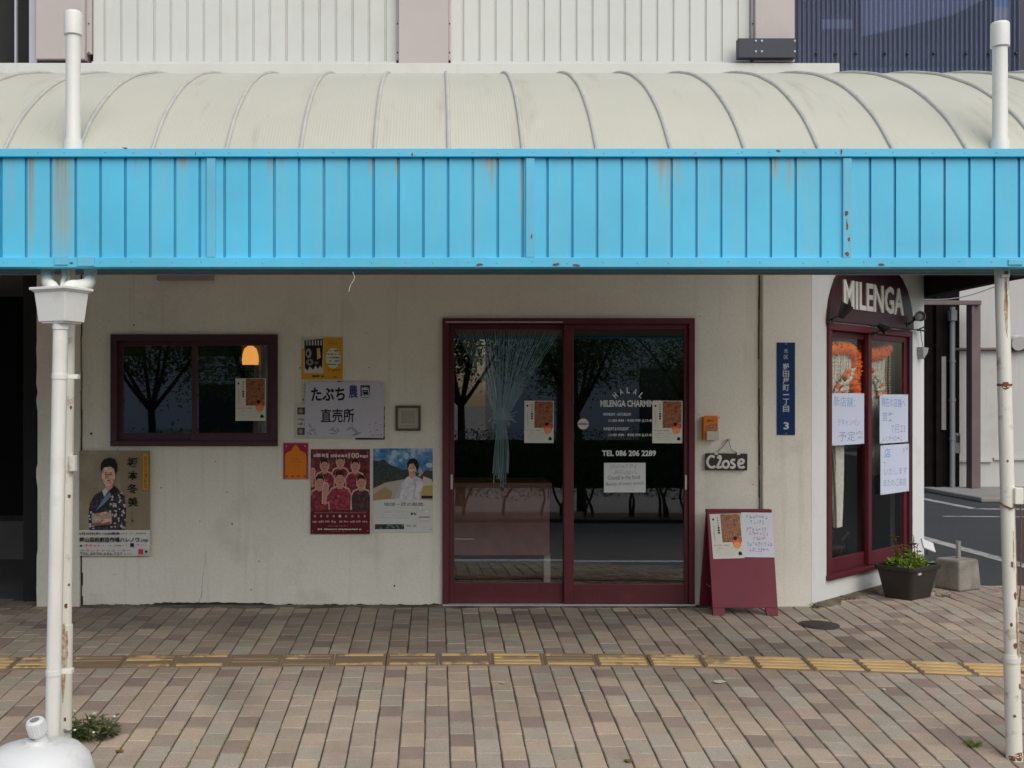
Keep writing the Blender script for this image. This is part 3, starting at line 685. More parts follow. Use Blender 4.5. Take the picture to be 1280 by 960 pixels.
def post_patches(e, a, b, r0, spl, specs, sd):
    q = random.Random(sd); m = MB(); ax = (b - a).normalized()
    sx = Vector((1, 0, 0)); sx = (sx - ax * sx.dot(ax)).normalized(); sy = ax.cross(sx).normalized()
    for f0, f1, ang, w in specs:                 # w = half width in radians; ang 0 faces the road, positive to the right
        n = 9; rr = (r0 if f1 < 1 - spl else r0 * 1.16) + .0009; vs = []
        for k in range(n + 1):
            t = k / n; p = a + (b - a) * (f0 + (f1 - f0) * t); h = w * (math.sin(PI * (.08 + .92 * t)) ** .5 if t < 1 else .1) * q.uniform(.55, 1.15); c = ang + q.uniform(-.2, .2) * w
            for s_ in (-1, 0, 1):
                th = c + s_ * h; d_ = sx * math.sin(th) + Vector((0, -1, 0)) * math.cos(th); vs.append(p + d_ * rr)
        m.add(vs, [(3 * k + j, 3 * k + 3 + j, 3 * k + 4 + j, 3 * k + 1 + j) for k in range(n) for j in (0, 1)], STAIN if (f1 - f0) > .05 else RUST)
    part(m, 'rust_patch', e)
STAIN = mat('rust_stain', (.44, .27, .13, 1), .7, .3, 25, dirt=(.70, .64, .52, 1), dirt_amt=.8, dirt_scale=40, dirt_lo=.45, dirt_hi=.6)
post_patches(e, a, b, .0305, .215, [(.035, .16, .05, .28), (.05, .10, .12, .16), (.247, .262, -.2, .7), (.49, .70, .75, .22), (.54, .62, .2, .12), (.60, .612, -.1, .2), (.66, .675, .3, .25), (.69, .80, .5, .2), (.72, .728, -.4, .2), (.76, .772, .1, .3), (.84, .852, .6, .3), (.90, .906, -.3, .2), (.975, .992, .2, .6), (.982, .993, -.7, .5), (.40, .405, -.3, .15)], 5)
post_patches(eL, aL, bL, .0325, .255, [(.74, .90, .25, .30), (.755, .83, .6, .2), (.30, .308, .9, .2), (.48, .487, .8, .3), (.66, .666, .9, .2), (.70, .71, .5, .25), (.93, .938, .5, .2), (.97, .99, .6, .5)], 6)
# ---- downpipe with rain head
dp = 4.94
top = Vector((wx(76, dp), dp, wz(404, dp))); zb = ground(wx(65.5, dp), dp); bot = Vector((wx(64.8, dp), dp, zb - .02))
e = empty('rain_downpipe', (bot.x, bot.y, zb), 'white plastic downpipe with square rain head and two elbow pipes', 'downpipe')
m = MB(); m.tube([top + Vector((0, 0, .02)), bot], .0325, PVC, 20); part(m, 'pipe', e)
m = MB(); m.tube([top + Vector((0, 0, .016)), top - Vector((0, 0, .028))], .036, PVC, 20); part(m, 'pipe_collar', e)
for f, nm in ((.12, 'pipe_clamp'), (.785, 'pipe_clamp')):
    q = top + (bot - top) * f; m = MB(); m.tube([q + Vector((0, 0, .011)), q - Vector((0, 0, .011))], .0352, PVC, 20); m.box(q.x + .02, q.x + .075, q.y + .01, q.y + .05, q.z - .01, q.z + .01, PVC); part(m, nm, e, bevel=.0015)
# rain head: tapered box turned a little
Mh = Matrix.Translation((wx(75, dp), dp + .02, 0)) @ Matrix.Rotation(math.radians(-24), 4, 'Z')
m = MB()
def frus(z0, z1, a0, a1, b0, b1):
    vs = [(x * a0, y * b0, z0) for x, y in ((-1, -1), (1, -1), (1, 1), (-1, 1))] + [(x * a1, y * b1, z1) for x, y in ((-1, -1), (1, -1), (1, 1), (-1, 1))]
    m.add([tuple(Mh @ Vector(v)) for v in vs], [(3, 2, 1, 0), (4, 5, 6, 7), (0, 1, 5, 4), (1, 2, 6, 5), (2, 3, 7, 6), (3, 0, 4, 7)], PVC)
H = lambda py: wz(py, dp)
frus(H(404.5), H(402.2), .062, .064, .056, .058); frus(H(402.2), H(366), .074, .087, .062, .074); frus(H(366), H(363), .087, .10, .074, .086); frus(H(363), H(359.6), .103, .103, .089, .089)
part(m, 'rain_head', e, bevel=.002)
def bend(pts, n=8):
    out = []
    P = [Vector(p) for p in pts]
    for t in range(n * (len(P) - 1) + 1):
        i = min(t // n, len(P) - 2); f = t / n - i; p0 = P[max(i - 1, 0)]; p1 = P[i]; p2 = P[i + 1]; p3 = P[min(i + 2, len(P) - 1)]
        out.append(.5 * ((2 * p1) + (-p0 + p2) * f + (2 * p0 - 5 * p1 + 4 * p2 - p3) * f * f + (-p0 + 3 * p1 - 3 * p2 + p3) * f ** 3))
    return out
K = lambda px, py, y: (wx(px, y), y, wz(py, y))
m = MB(); m.tube(bend([K(59.5, 332, 5.12), K(59.5, 345, 5.10), K(60.5, 355, 5.05), K(65, 359, 5.0), K(68, 368, 4.96)]), .029, PVC, 16); part(m, 'elbow_pipe', e)
m = MB(); m.tube(bend([K(113, 332, 5.12), K(113, 347, 5.1), K(109, 355, 5.05), K(99, 357.5, 5.02), K(87, 359, 4.98), K(84, 368, 4.96)]), .029, PVC, 16); part(m, 'elbow_pipe', e)
m = MB(); m.tube(bend([K(80, 335, 5.1), K(81, 345, 5.08), K(79, 352, 5.05), K(78, 364, 4.98)]), .012, PVC, 10); m.box(wx(82, 5.1), wx(88, 5.1), 5.09, 5.14, wz(362, 5.1), wz(333, 5.1), POSTW); part(m, 'thin_overflow_pipe', e)
# ---- vent pipes standing over the fascia
def vent(px, pyt, pyc, rc, rp, label):
    d = 5.032; x = wx(px, d); e = empty('vent_pipe', (x, d, 2.55), label, 'pipe', 'capped white pipes over the fascia')
    m = MB(); m.lathe([(rp * 1.25, 2.55), (rp * 1.25, 2.60), (rp, 2.625), (rp, wz(pyc, d))], (x, d, 0), PVC, 24); part(m, 'pipe', e)
    m = MB(); z0, z1 = wz(pyc, d), wz(pyt, d); m.lathe([(rc - .004, z0 + .001), (rc, z0 + .004), (rc * .985, z1 - .012), (rc * .93, z1 - .004), (rc * .8, z1)], (x, d, 0), PVC, 24); part(m, 'pipe_cap', e)
vent(91.5, 14.5, 45, .0405, .0325, 'capped white pipe rising over the fascia above the downpipe'); vent(1250, 28, 59.5, .0405, .032, 'capped white pipe rising over the fascia above the rusty post')
# loose wire and slim fixture
m = MB(); m.tube(bend([K(441, 340, 5.0), K(443, 348, 4.99), K(438, 357, 4.99), K(436, 365, 4.985)]), .0016, mat('pale_wire', (.5, .48, .4, 1), .6), 6)
tag(m.build('loose_wire'), 'short pale loose wire dangling from the blue fascia edge', 'wire')
m = MB(); m.box(wx(198), wx(268), YF - .05, YF - .001, wz(351), wz(343), mat('grey_fixture', (.33, .32, .30, 1), .6)); m.box(wx(203), wx(263), YF - .045, YF - .004, wz(343) + .001, wz(340), ALU)
tag(m.build('batten_light', bevel=.004), 'slim unlit grey batten light fixed high on the wall over the left window', 'light')
# ---- flag base at bottom left
ZBASE = ground(wx(45, 4.62), 4.62); bx_ = wx(48, 4.62)
e = empty('flag_base', (bx_, 4.62, ZBASE), 'white plastic weighted flag base with angled pole socket before the downpipe', 'flag base')
WPL = mat('white_plastic', (.82, .83, .81, 1), .45, .06, 3, bump=.06, bscale=70, dirt=(.42, .40, .35, 1), dirt_amt=.5, dirt_scale=7)
m = MB(); hgt = wz(928, 4.62) - ZBASE
m.lathe([(.205, 0), (.222, .03), (.224, hgt * .45), (.205, hgt * .72), (.165, hgt * .9), (.10, hgt * .98), (.03, hgt)], (bx_, 4.62, ZBASE), WPL, 40)
m.lathe([(.05, hgt * .99), (.046, hgt + .012), (.03, hgt + .016)], (bx_ - .005, 4.62, ZBASE), WPL, 24)
part(m, 'water_tank', e)
m = MB(); s = Vector((wx(52, 4.62), 4.62, ZBASE + hgt + .005)); t_ = Vector((wx(50, 4.62), 4.6, wz(916, 4.6)))
m.tube([s, t_], [.032, .022], WPL, 16); part(m, 'socket_neck', e)
m = MB(); u_ = Vector((wx(47, 4.62), 4.585, wz(900, 4.585))); dirv = (u_ - t_).normalized()
m.tube([t_ - dirv * .008, t_, u_ - dirv * .006, u_], [.032, .038, .037, .031], WPL, 24)
for k in range(24):
    a_ = 2 * PI * k / 24; sx = Vector((1, 0, 0)); sy = dirv.cross(sx).normalized(); sx = sy.cross(dirv); o_ = (sx * math.cos(a_) + sy * math.sin(a_)) * .0375
    m.tube([t_ + o_ + dirv * .004, u_ + o_ - dirv * .012], .0022, WPL, 5)
m.tube([u_ + dirv * .0005, u_ + dirv * .001], [.02, .019], mat('socket_hollow', (.25, .25, .24, 1), .6), 16); part(m, 'socket_cap', e)
# ================================================================ PAPERS ON THE WALL
class Sheet(MB):
    """a printed sheet: local x-z plane, facing -y; u to the right, v down, both 0..1"""
    def __init__(s, w, h, paper, t=.0015):
        super().__init__(); s.w, s.h = w, h; s.box(-w / 2, w / 2, -t, 0, -h / 2, h / 2, paper); s.y = -t
    def uv(s, u, v): return ((u - .5) * s.w, (.5 - v) * s.h)
    def nxt(s): s.y -= .00012; return s.y
    def poly(s, pts, m):
        pts = [(min(1, max(0, u)), min(1, max(0, v))) for u, v in pts]; s.flat([s.uv(*p) for p in pts], s.nxt(), m)
    def rect(s, u0, v0, u1, v1, m): s.poly([(u0, v0), (u1, v0), (u1, v1), (u0, v1)], m)
    def oval(s, u, v, ru, rv, m, n=20): s.poly(ell(u, v, ru, rv, n), m)
    def word(s, t, u0, v0, u1, v1, m, bold=0.0, rot=0.0):
        a = s.uv(u0, v1); b = s.uv(u1, v0); s.text(t, a[0], b[0], a[1], b[1], s.nxt(), m, bold, rot)
    def column(s, t, u0, u1, v0, v1, m, bold=0.0):
        n = len(t); st = (v1 - v0) / n
        for i, ch in enumerate(t):
            if ch == ' ': continue
            if ch == '一': s.word(ch, u0, v0 + st * (i + .40), u1, v0 + st * (i + .55), m, bold)
            else: s.word(ch, u0, v0 + st * (i + .06), u1, v0 + st * (i + .94), m, bold)
    def scribble(s, u0, v0, u1, v1, m, r, dens=.62):       # unreadable small print: a broken line of dabs
        u = u0; y = s.nxt()
        hh = v1 - v0
        while u < u1:
            w = r.uniform(.3, 1.0) * hh * s.h / s.w * .9
            if r.random() < dens:
                a = s.uv(u, v0 + r.uniform(0, .3) * hh); b = s.uv(min(u + w, u1), v1 - r.uniform(0, .3) * hh)
                s.flat([(a[0], a[1]), (b[0], a[1]), (b[0], b[1]), (a[0], b[1])], y, m)
            u += w * 1.25
    def hand(s, u0, v0, u1, v1, m, r, n):                  # loose handwritten strokes
        y = s.nxt(); st = (u1 - u0) / n
        for i in range(n):
            for k in range(r.choice((3, 4, 5))):
                cu_, cv_ = u0 + st * (i + r.uniform(.15, .75)), v0 + (v1 - v0) * r.uniform(.1, .9)
                L = r.uniform(.25, .65) * st * s.w; a = r.choice((0, .05, 1.5, 1.6, .8, -.8)) + r.uniform(-.2, .2); x, z = s.uv(cu_, cv_); w = .0016
                dx, dz = L / 2 * math.cos(a), L / 2 * math.sin(a); nx_, nz_ = -math.sin(a) * w, math.cos(a) * w
                s.flat([(x - dx - nx_, z - dz - nz_), (x + dx - nx_, z + dz - nz_), (x + dx + nx_, z + dz + nz_), (x - dx + nx_, z - dz + nz_)], y, m)
def pins(s, m, ins=.03):
    for u in (ins, 1 - ins):
        for v in (ins, 1 - ins): s.oval(u, v, .004 / s.w, .004 / s.h, m, 8)
WHITE = ink(222, 220, 212); BK = ink(22, 22, 24); NVY = ink(30, 32, 70); GREY = ink(130, 128, 122); BLU = ink(52, 90, 190); RED = ink(205, 60, 60); SKIN = photo_print('printed_skin', ((160, 112, 92), (212, 166, 140), (232, 196, 172)), 26); LTG = ink(185, 184, 178)
def place(sh, name, px0, px1, py0, py1, label, cat, y=None, tilt=0, group=None):
    o = sh.build(name, None, loc=(wx((px0 + px1) / 2), y if y is not None else YF - .003, wz((py0 + py1) / 2))); o.rotation_euler = (0, tilt, 0)
    return tag(o, label, cat, group)
def size(px0, px1, py0, py1): return ((px1 - px0) * YF / F, (py1 - py0) * YF / F)
R = random.Random(21)
# ---- portrait concert poster
q = (101, 189, 563, 694); s = Sheet(*size(*q), photo_print('printed_backdrop', ((138, 126, 100), (150, 138, 112), (160, 149, 124)), 5))
s.rect(.0, .755, 1, 1, ink(214, 212, 205))
s.poly([(.55, 0), (1, 0), (1, .755), (.62, .755)], ink(142, 129, 103))
body = [(.14, .755), (.13, .62), (.15, .5), (.22, .42), (.34, .375), (.40, .33), (.50, .33), (.56, .37), (.64, .44), (.665, .55), (.66, .66), (.65, .755)]
s.poly(body, photo_print('printed_kimono', ((16, 17, 26), (32, 34, 48), (64, 64, 78)), 30))
pat = ink(196, 190, 178)
for i in range(80):
    u, v = R.uniform(.43, .65), R.uniform(.40, .75)
    if R.random() < .25: u, v = R.uniform(.14, .22), R.uniform(.55, .75)
    s.oval(u, v, R.uniform(.008, .022), R.uniform(.006, .014), pat if R.random() < .72 else ink(70, 60, 60), 7)
s.poly([(.33, .38), (.41, .335), (.47, .335), (.36, .44)], ink(205, 203, 200)); s.poly([(.355, .45), (.50, .35), (.53, .37), (.38, .49), (.24, .57)], ink(120, 140, 165))
s.poly([(.43, .37), (.52, .345), (.55, .385), (.46, .43)], ink(48, 24, 26))
s.poly([(.18, .61), (.46, .585), (.47, .67), (.19, .69)], ink(178, 160, 140)); s.poly([(.18, .69), (.44, .665), (.44, .70), (.19, .715)], ink(150, 95, 85))
for i in range(12): s.oval(R.uniform(.2, .45), R.uniform(.61, .67), .014, .01, ink(205, 196, 180), 7)
s.poly([(.22, .60), (.40, .575), (.45, .60), (.26, .635)], SKIN); s.poly([(.30, .66), (.45, .64), (.47, .665), (.33, .69)], SKIN)
s.poly([(.38, .29), (.47, .29), (.48, .345), (.42, .385), (.37, .345)], ink(205, 160, 134)); s.oval(.42, .235, .095, .10, SKIN)
s.poly([(.31, .20), (.315, .12), (.36, .08), (.44, .065), (.51, .08), (.545, .13), (.545, .19), (.52, .235), (.50, .17), (.44, .15), (.36, .16)], ink(26, 20, 18))
for u in (.385, .455): s.oval(u, .225, .016, .006, BK, 8); s.poly([(u - .02, .206), (u + .02, .203), (u + .02, .208), (u - .02, .211)], ink(60, 40, 34))
s.oval(.42, .257, .012, .008, ink(200, 150, 126), 8); s.oval(.42, .283, .022, .007, ink(190, 70, 70), 10)
for i, ch in enumerate('坂本冬美'): s.word(ch, .685 + .01 * (i % 2), .065 + .125 * i, .835, .155 + .125 * i, BK, .02, R.uniform(-.12, .12))
s.column('コンサート', .745, .77, .575, .70, ink(60, 52, 44)); s.rect(.905, .025, .985, .375, ink(196, 140, 40)); s.column('特別公演記念', .925, .965, .05, .36, ink(110, 60, 16), .01)
s.scribble(.635, .15, .65, .30, GREY, R)
s.word('5月30日(金) 14:00開演', -.0 + .01, .772, .58, .802, BK, .02); s.scribble(.6, .776, .76, .79, GREY, R); s.scribble(.8, .776, .97, .79, GREY, R)
s.word('岡山芸術創造劇場ハレノワ', .015, .82, .86, .868, BK, .03); s.word('大劇場', .875, .838, .975, .866, BK, .02)
s.scribble(.02, .885, .06, .912, BK, R, .9); s.word('チケット', .09, .884, .31, .914, RED, .02); s.scribble(.33, .89, .68, .906, GREY, R); s.rect(.73, .876, .78, .912, NVY); s.scribble(.82, .886, .97, .896, GREY, R)
s.word('サウンドクリエーター', .02, .935, .74, .957, ink(70, 70, 66), 0); s.word('TEL.0570-636-727', .02, .965, .62, .988, ink(50, 50, 48), .01); s.scribble(.64, .972, .75, .982, GREY, R)
s.rect(.84, .93, .985, .985, ink(200, 198, 190)); s.rect(.845, .933, .915, .982, ink(205, 60, 44)); s.oval(.955, .958, .02, .014, BK, 10)
pins(s, GREY, .035); place(s, 'poster', *q, 'tall concert poster of a singer in black floral kimono, on the wall beside the downpipe', 'poster', YF - .033)
# ---- yellow event flyer
q = (377, 428.5, 421, 507); s = Sheet(*size(*q), ink(205, 203, 192))
YL = ink(214, 158, 36)
s.rect(0, .01, 1, .62, YL); s.rect(.0, 0, .5, .17, ink(206, 204, 190)) ; s.rect(.06, .02, .53, .53, ink(200, 196, 182))
s.poly([(.07, .05), (.52, .03), (.52, .15), (.50, .46), (.45, .42), (.4, .47), (.34, .42), (.28, .48), (.2, .43), (.14, .49), (.08, .45)], BK)
for i in range(6): s.rect(.11 + .07 * i, .05, .145 + .07 * i, .125, ink(190, 186, 172))
s.poly([(.37, .17), (.44, .16), (.47, .30), (.38, .33)], ink(206, 180, 110)); s.oval(.17, .24, .07, .07, ink(150, 148, 140)); s.oval(.16, .24, .03, .035, BK); s.oval(.2, .37, .09, .05, ink(130, 128, 122)); s.oval(.2, .37, .03, .02, BK); s.oval(.36, .38, .05, .025, ink(110, 108, 104))
s.oval(.77, .31, .185, .15, ink(216, 214, 200)); s.word('イベント', .65, .07, .87, .12, ink(120, 80, 20), .01)
for k in range(5): s.scribble(.63, .19 + .05 * k, .92, .215 + .05 * k, BK, R, .75)
s.scribble(.2, .555, .55, .59, ink(70, 46, 14), R, .9); s.scribble(.6, .47, .95, .50, ink(150, 100, 20), R); s.scribble(.78, .575, .85, .60, BK, R, .9)
for k in range(4): s.scribble(.05, .65 + .045 * k, .8, .668 + .045 * k, GREY, R)
s.rect(.87, .64, .97, .695, ink(90, 84, 70)); s.rect(.50, .755, .57, .80, ink(110, 106, 92)); s.scribble(.02, .90, .1, .925, BK, R, .9)
pins(s, GREY, .035); place(s, 'poster', *q, 'small yellow event flyer with a black block picture above the handwritten sign', 'poster', YF - .003)
# ---- white flyer half hidden behind the handwritten sign
q = (369, 440, 504, 548); s = Sheet(*size(*q), ink(200, 198, 186))
for v in (.12, .70): s.rect(.04, v, .19, v + .2, ink(80, 66, 50)); s.oval(.10, v + .1, .04, .07, ink(150, 140, 120), 8)
for v in (.42, .55): s.scribble(.04, v, .2, v + .08, GREY, R, .8)
place(s, 'poster', *q, 'white flyer with two small brown pictures showing left of the handwritten sign', 'poster', YF - .006)
q = (444, 481, 508, 549.5); s = Sheet(*size(*q), ink(150, 140, 120)); s.rect(.02, .9, 1, 1, ink(40, 28, 22)); s.rect(.3, .9, .7, 1, BK); s.rect(.93, .02, 1, .1, BK); s.rect(.94, .3, 1, .37, BK); s.rect(.94, .55, 1, .62, BK)
place(s, 'poster', *q, 'flyer with dark bottom edge peeking out below the right corner of the handwritten sign', 'poster', YF - .0065)
# ---- handwritten farm stall sign
q = (381.5, 480, 477.5, 547); s = Sheet(*size(*q), ink(196, 196, 208), .003)
s.word('たぶち', .075, .10, .505, .345, ink(24, 22, 36), .032, .03); s.word('農', .55, .05, .667, .29, ink(34, 50, 120), .022, .03); s.word('園', .70, .055, .82, .28, ink(36, 38, 58), .02, .02)
s.word('直売所', .20, .48, .625, .735, ink(48, 40, 54), .020, .02)
pal = ink(150, 152, 160)
for u, v, ru, rv, rot in ((.38, .88, .05, .012, .5), (.34, .85, .04, .01, -.6), (.42, .86, .035, .01, .9), (.36, .93, .05, .01, 0), (.57, .83, .05, .014, -.5), (.63, .86, .05, .018, .7), (.66, .93, .06, .018, -.35), (.07, .80, .045, .009, .9), (.10, .87, .05, .01, -.3), (.06, .93, .04, .01, .4), (.13, .93, .03, .009, 1.2)):
    c, z = math.cos(rot), math.sin(rot); s.poly([(u + (a * c - b * z), v + (a * z + b * c) * 1.4) for a, b in ell(0, 0, ru, rv, 10)], pal)
for u, v in ((.82, .76), (.90, .73), (.96, .76), (.83, .89), (.91, .86), (.86, .95), (.97, .93), (.60, .76), (.93, .95)): s.oval(u, v, .010, .013, ink(152, 140, 158), 8)
pins(s, GREY, .035)
place(s, 'handwritten_sign', *q, 'white handwritten farm stall sign with brush lettering and pale leaf drawings', 'sign', YF - .0105, .012)
# ---- framed card (its code left out)
q = (494.5, 526, 507, 538.5); w, h = size(*q)
fr_ = empty('framed_card', (wx(510.2), YF, wz(538.5)), 'small brown framed card on the wall left of the sliding door', 'frame')
m = MB(); WOOD = mat('brown_frame_wood', (.10, .075, .045, 1), .6, .2, 30)
a, b, c, d = wx(494.5), wx(526), wz(538.5), wz(507); t = .017
m.box(a, b, YF - .018, YF - .001, c, c + t, WOOD); m.box(a, b, YF - .018, YF - .001, d - t, d, WOOD); m.box(a, a + t, YF - .018, YF - .001, c + t, d - t, WOOD); m.box(b - t, b, YF - .018, YF - .001, c + t, d - t, WOOD); part(m, 'frame', fr_, bevel=.002)
m = MB(); m.box(a + t, b - t, YF - .009, YF - .002, c + t, d - t, ink(182, 176, 158)); m.flat([(a + .035, c + .032), (b - .035, c + .032), (b - .035, c + .037), (a + .035, c + .037)], YF - .0093, GREY); m.flat([(a + .04, c + .052), (b - .04, c + .052), (b - .04, d - .035), (a + .04, d - .035)], YF - .0093, ink(162, 158, 144)); part(m, 'card', fr_)
# ---- orange arch invitation
q = (353.5, 386, 553, 599.5); s = Sheet(*size(*q), ink(196, 160, 168)); s.rect(.03, .02, .97, .98, ink(160, 40, 66))
arch = [(.09, .98), (.09, .38), (.12, .30), (.22, .25), (.33, .22), (.37, .16), (.42, .11), (.5, .06), (.58, .11), (.63, .16), (.67, .22), (.78, .25), (.88, .30), (.91, .38), (.91, .98)]
s.poly(arch, ink(226, 128, 30)); s.scribble(.4, .44, .6, .465, ink(120, 50, 30), R, .9); s.scribble(.33, .51, .7, .53, ink(120, 50, 30), R, .9)
for v in (.58, .64, .70, .76): s.scribble(.36, v, .66, v + .012, ink(190, 90, 30), R, .6)
for u in (.16, .38, .60, .84): s.oval(u, .91, .06, .03, ink(190, 60, 50), 10)
for u in (.14, .86): s.oval(u, .10, .03, .02, ink(220, 170, 170), 8)
place(s, 'poster', *q, 'small orange and magenta card with a pointed arch design beside the maroon team poster', 'poster')
# ---- maroon team poster
q = (388.5, 462.5, 561.5, 667); s = Sheet(*size(*q), photo_print('printed_maroon', ((64, 10, 18), (104, 20, 32), (146, 52, 58)), 22))
for i in range(26): u, v = R.uniform(.05, .95), R.uniform(.05, .68); s.poly([(u - .05, v), (u + .02, v - .06), (u + .06, v - .01), (u, v + .05)], ink(*R.choice(((96, 14, 26), (136, 34, 44), (124, 26, 40)))))
def player(u, v, k, arms, shirt=(128, 20, 40)):
    ol = ink(214, 168, 158)
    def fig(g, mt, mh, ms):
        tor = [(u - .155 * k - g, v + .33 * k), (u - .165 * k - g, v + .17 * k), (u - .12 * k - g, v + .115 * k - g), (u - .04 * k, v + .09 * k - g), (u + .04 * k, v + .09 * k - g), (u + .12 * k + g, v + .115 * k - g), (u + .165 * k + g, v + .17 * k), (u + .155 * k + g, v + .33 * k)]
        s.poly(tor, mt)
        s.poly([(u - .035 * k - g, v + .05 * k), (u + .035 * k + g, v + .05 * k), (u + .04 * k + g, v + .11 * k), (u - .04 * k - g, v + .11 * k)], ms)
        s.oval(u, v, .07 * k + g, .075 * k + g * .7, ms, 16)
        for sd in arms:
            ex, ez = u + sd * .23 * k, v + .22 * k
            s.poly([(u + sd * .13 * k, v + .13 * k - g), (ex + sd * g, ez + g), (ex + sd * (.0), ez + .05 * k + g), (u + sd * .12 * k, v + .22 * k)], mt); s.poly([(ex + sd * .03 * k + g * sd, ez + .05 * k), (ex - sd * .03 * k, ez + .04 * k), (ex - sd * .05 * k - sd * g, ez - .12 * k), (ex + sd * .02 * k + sd * g, ez - .13 * k)], ms); s.oval(ex - sd * .02 * k, ez - .14 * k, .035 * k + g, .03 * k + g, ms, 10)
    fig(.016, ol, ol, ol); fig(0, photo_print('printed_shirt_%d' % shirt[0], (tuple(int(c * .62) for c in shirt), shirt, (min(255, shirt[0] + 40), shirt[1] + 38, shirt[2] + 34)), 48), SKIN, ink(198, 140, 118))
    s.poly([(u - .072 * k, v - .005 * k), (u - .065 * k, v - .06 * k), (u - .02 * k, v - .085 * k), (u + .04 * k, v - .08 * k), (u + .072 * k, v - .04 * k), (u + .07 * k, v), (u + .045 * k, v - .035 * k), (u - .03 * k, v - .04 * k)], ink(34, 22, 22))
    for sd in (-1, 1): s.oval(u + sd * .026 * k, v + .004 * k, .010 * k, .005 * k, ink(40, 20, 20), 6)
    s.oval(u, v + .043 * k, .018 * k, .005 * k, ink(150, 70, 70), 6)
    for i in range(3): s.oval(u + R.uniform(-.07, .07) * k, v + R.uniform(.15, .25) * k, .02 * k, .012 * k, ink(*R.choice(((150, 40, 56), (110, 16, 34), (190, 110, 110)))), 7)
player(.50, .145, .86, ()); player(.235, .185, .95, (-1,)); player(.755, .19, .95, ()); player(.155, .385, 1.0, (-1,)); player(.855, .385, 1.0, (), (56, 14, 24)); player(.495, .345, 1.12, (-1,), (140, 26, 46))
s.rect(0, .745, 1, 1, ink(92, 16, 28)); s.rect(.06, .748, .94, .753, ink(180, 120, 120))
s.scribble(.05, .045, .30, .105, ink(214, 190, 184), R, .95); s.scribble(.34, .055, .62, .10, ink(214, 190, 184), R, .9); s.word('100', .64, .04, .82, .105, ink(220, 200, 194), .03); s.scribble(.83, .06, .97, .105, ink(214, 190, 184), R, .9)
for i in range(9): s.oval(.075 + .105 * i, .79, .022, .017, ink(170, 120, 120) if i != 4 else ink(214, 204, 200), 9); s.scribble(.035 + .105 * i, .84, .115 + .105 * i, .87, ink(190, 140, 140), R, .95)
s.scribble(.3, .9, .66, .912, ink(170, 120, 120), R); s.scribble(.12, .935, .86, .955, ink(214, 200, 196), R, .95); s.scribble(.3, .965, .6, .975, ink(160, 110, 110), R)
pins(s, GREY, .035); place(s, 'poster', *q, 'maroon sports poster with six players in maroon shirts left of the sliding door', 'poster')
# ---- travel poster
q = (466.5, 541, 560.5, 665); s = Sheet(*size(*q), ink(206, 206, 200))
s.rect(0, 0, 1, .33, photo_print('printed_sky', ((44, 96, 150), (84, 138, 184), (170, 196, 212)), 9))
for u, v, a, b in ((.36, .05, .05, .03), (.56, .09, .04, .04), (.46, .14, .03, .015), (.94, .2, .06, .03), (.62, .2, .06, .02)): s.oval(u, v, a, b, ink(176, 196, 210), 10)
MTN = photo_print('printed_mountain', ((24, 42, 34), (36, 54, 44), (60, 62, 70)), 40)
s.poly([(0, .50), (0, .14), (.08, .15), (.18, .13), (.27, .19), (.38, .22), (.5, .26), (.62, .24), (.78, .31), (.78, .5)], MTN)
s.poly([(.72, .36), (.88, .26), (1, .27), (1, .42), (.8, .42)], ink(70, 62, 58))
s.poly([(0, .48), (.2, .41), (.5, .37), (.74, .35), (1, .40), (1, .63), (0, .63)], ink(178, 170, 158)); s.poly([(0, .55), (.2, .46), (.32, .52), (.3, .6), (0, .62)], ink(168, 140, 98)); s.poly([(.80, .45), (1, .42), (1, .56), (.82, .57)], ink(178, 160, 88)); s.rect(.81, .565, 1, .60, ink(50, 34, 26)); s.poly([(.84, .33), (.98, .37), (1, .44), (.82, .45)], ink(200, 192, 176))
s.poly([(.36, .62), (.40, .52), (.47, .42), (.56, .345), (.63, .32), (.72, .325), (.80, .36), (.84, .44), (.80, .53), (.77, .62)], photo_print('printed_cloth', ((172, 170, 178), (204, 202, 206), (222, 220, 222)), 16)); s.poly([(.36, .6), (.45, .42), (.48, .44), (.44, .62)], ink(182, 180, 184)); s.poly([(.66, .36), (.70, .44), (.66, .6), (.68, .6), (.73, .45), (.70, .36)], ink(186, 182, 186))
s.poly([(.60, .28), (.70, .28), (.72, .335), (.65, .36), (.60, .33)], ink(206, 156, 130)); s.oval(.655, .235, .072, .068, SKIN)
s.poly([(.575, .25), (.565, .18), (.61, .125), (.69, .115), (.75, .15), (.77, .22), (.74, .285), (.71, .22), (.67, .175), (.61, .19), (.595, .22)], ink(30, 22, 22))
for u in (.63, .68): s.oval(u, .232, .012, .006, BK, 8)
s.oval(.65, .268, .024, .009, ink(232, 226, 222), 8); s.oval(.65, .277, .022, .004, ink(190, 80, 80), 8)
s.poly([(.78, .34), (.84, .29), (.80, .25), (.78, .26), (.80, .29), (.76, .32)], SKIN)
s.poly([(0, 1), (0, .625), (.2, .61), (.5, .603), (.8, .61), (1, .625), (1, 1)], ink(208, 208, 202))
s.word('地球一周の船旅', .18, .645, .84, .69, ink(70, 70, 70), .012)
s.rect(.03, .745, .72, .749, LTG); s.rect(.725, .745, .729, .96, LTG); s.scribble(.05, .755, .6, .768, LTG, R); s.scribble(.63, .765, .72, .80, ink(70, 70, 70), R, .98); s.scribble(.05, .79, .58, .80, LTG, R); s.scribble(.05, .82, .66, .832, LTG, R)
s.rect(.03, .905, .52, .965, ink(58, 64, 58))
for i in range(16): s.oval(R.uniform(.05, .5), R.uniform(.915, .955), R.uniform(.01, .025), .012, ink(*R.choice(((96, 104, 92), (40, 46, 40), (130, 134, 124)))), 7)
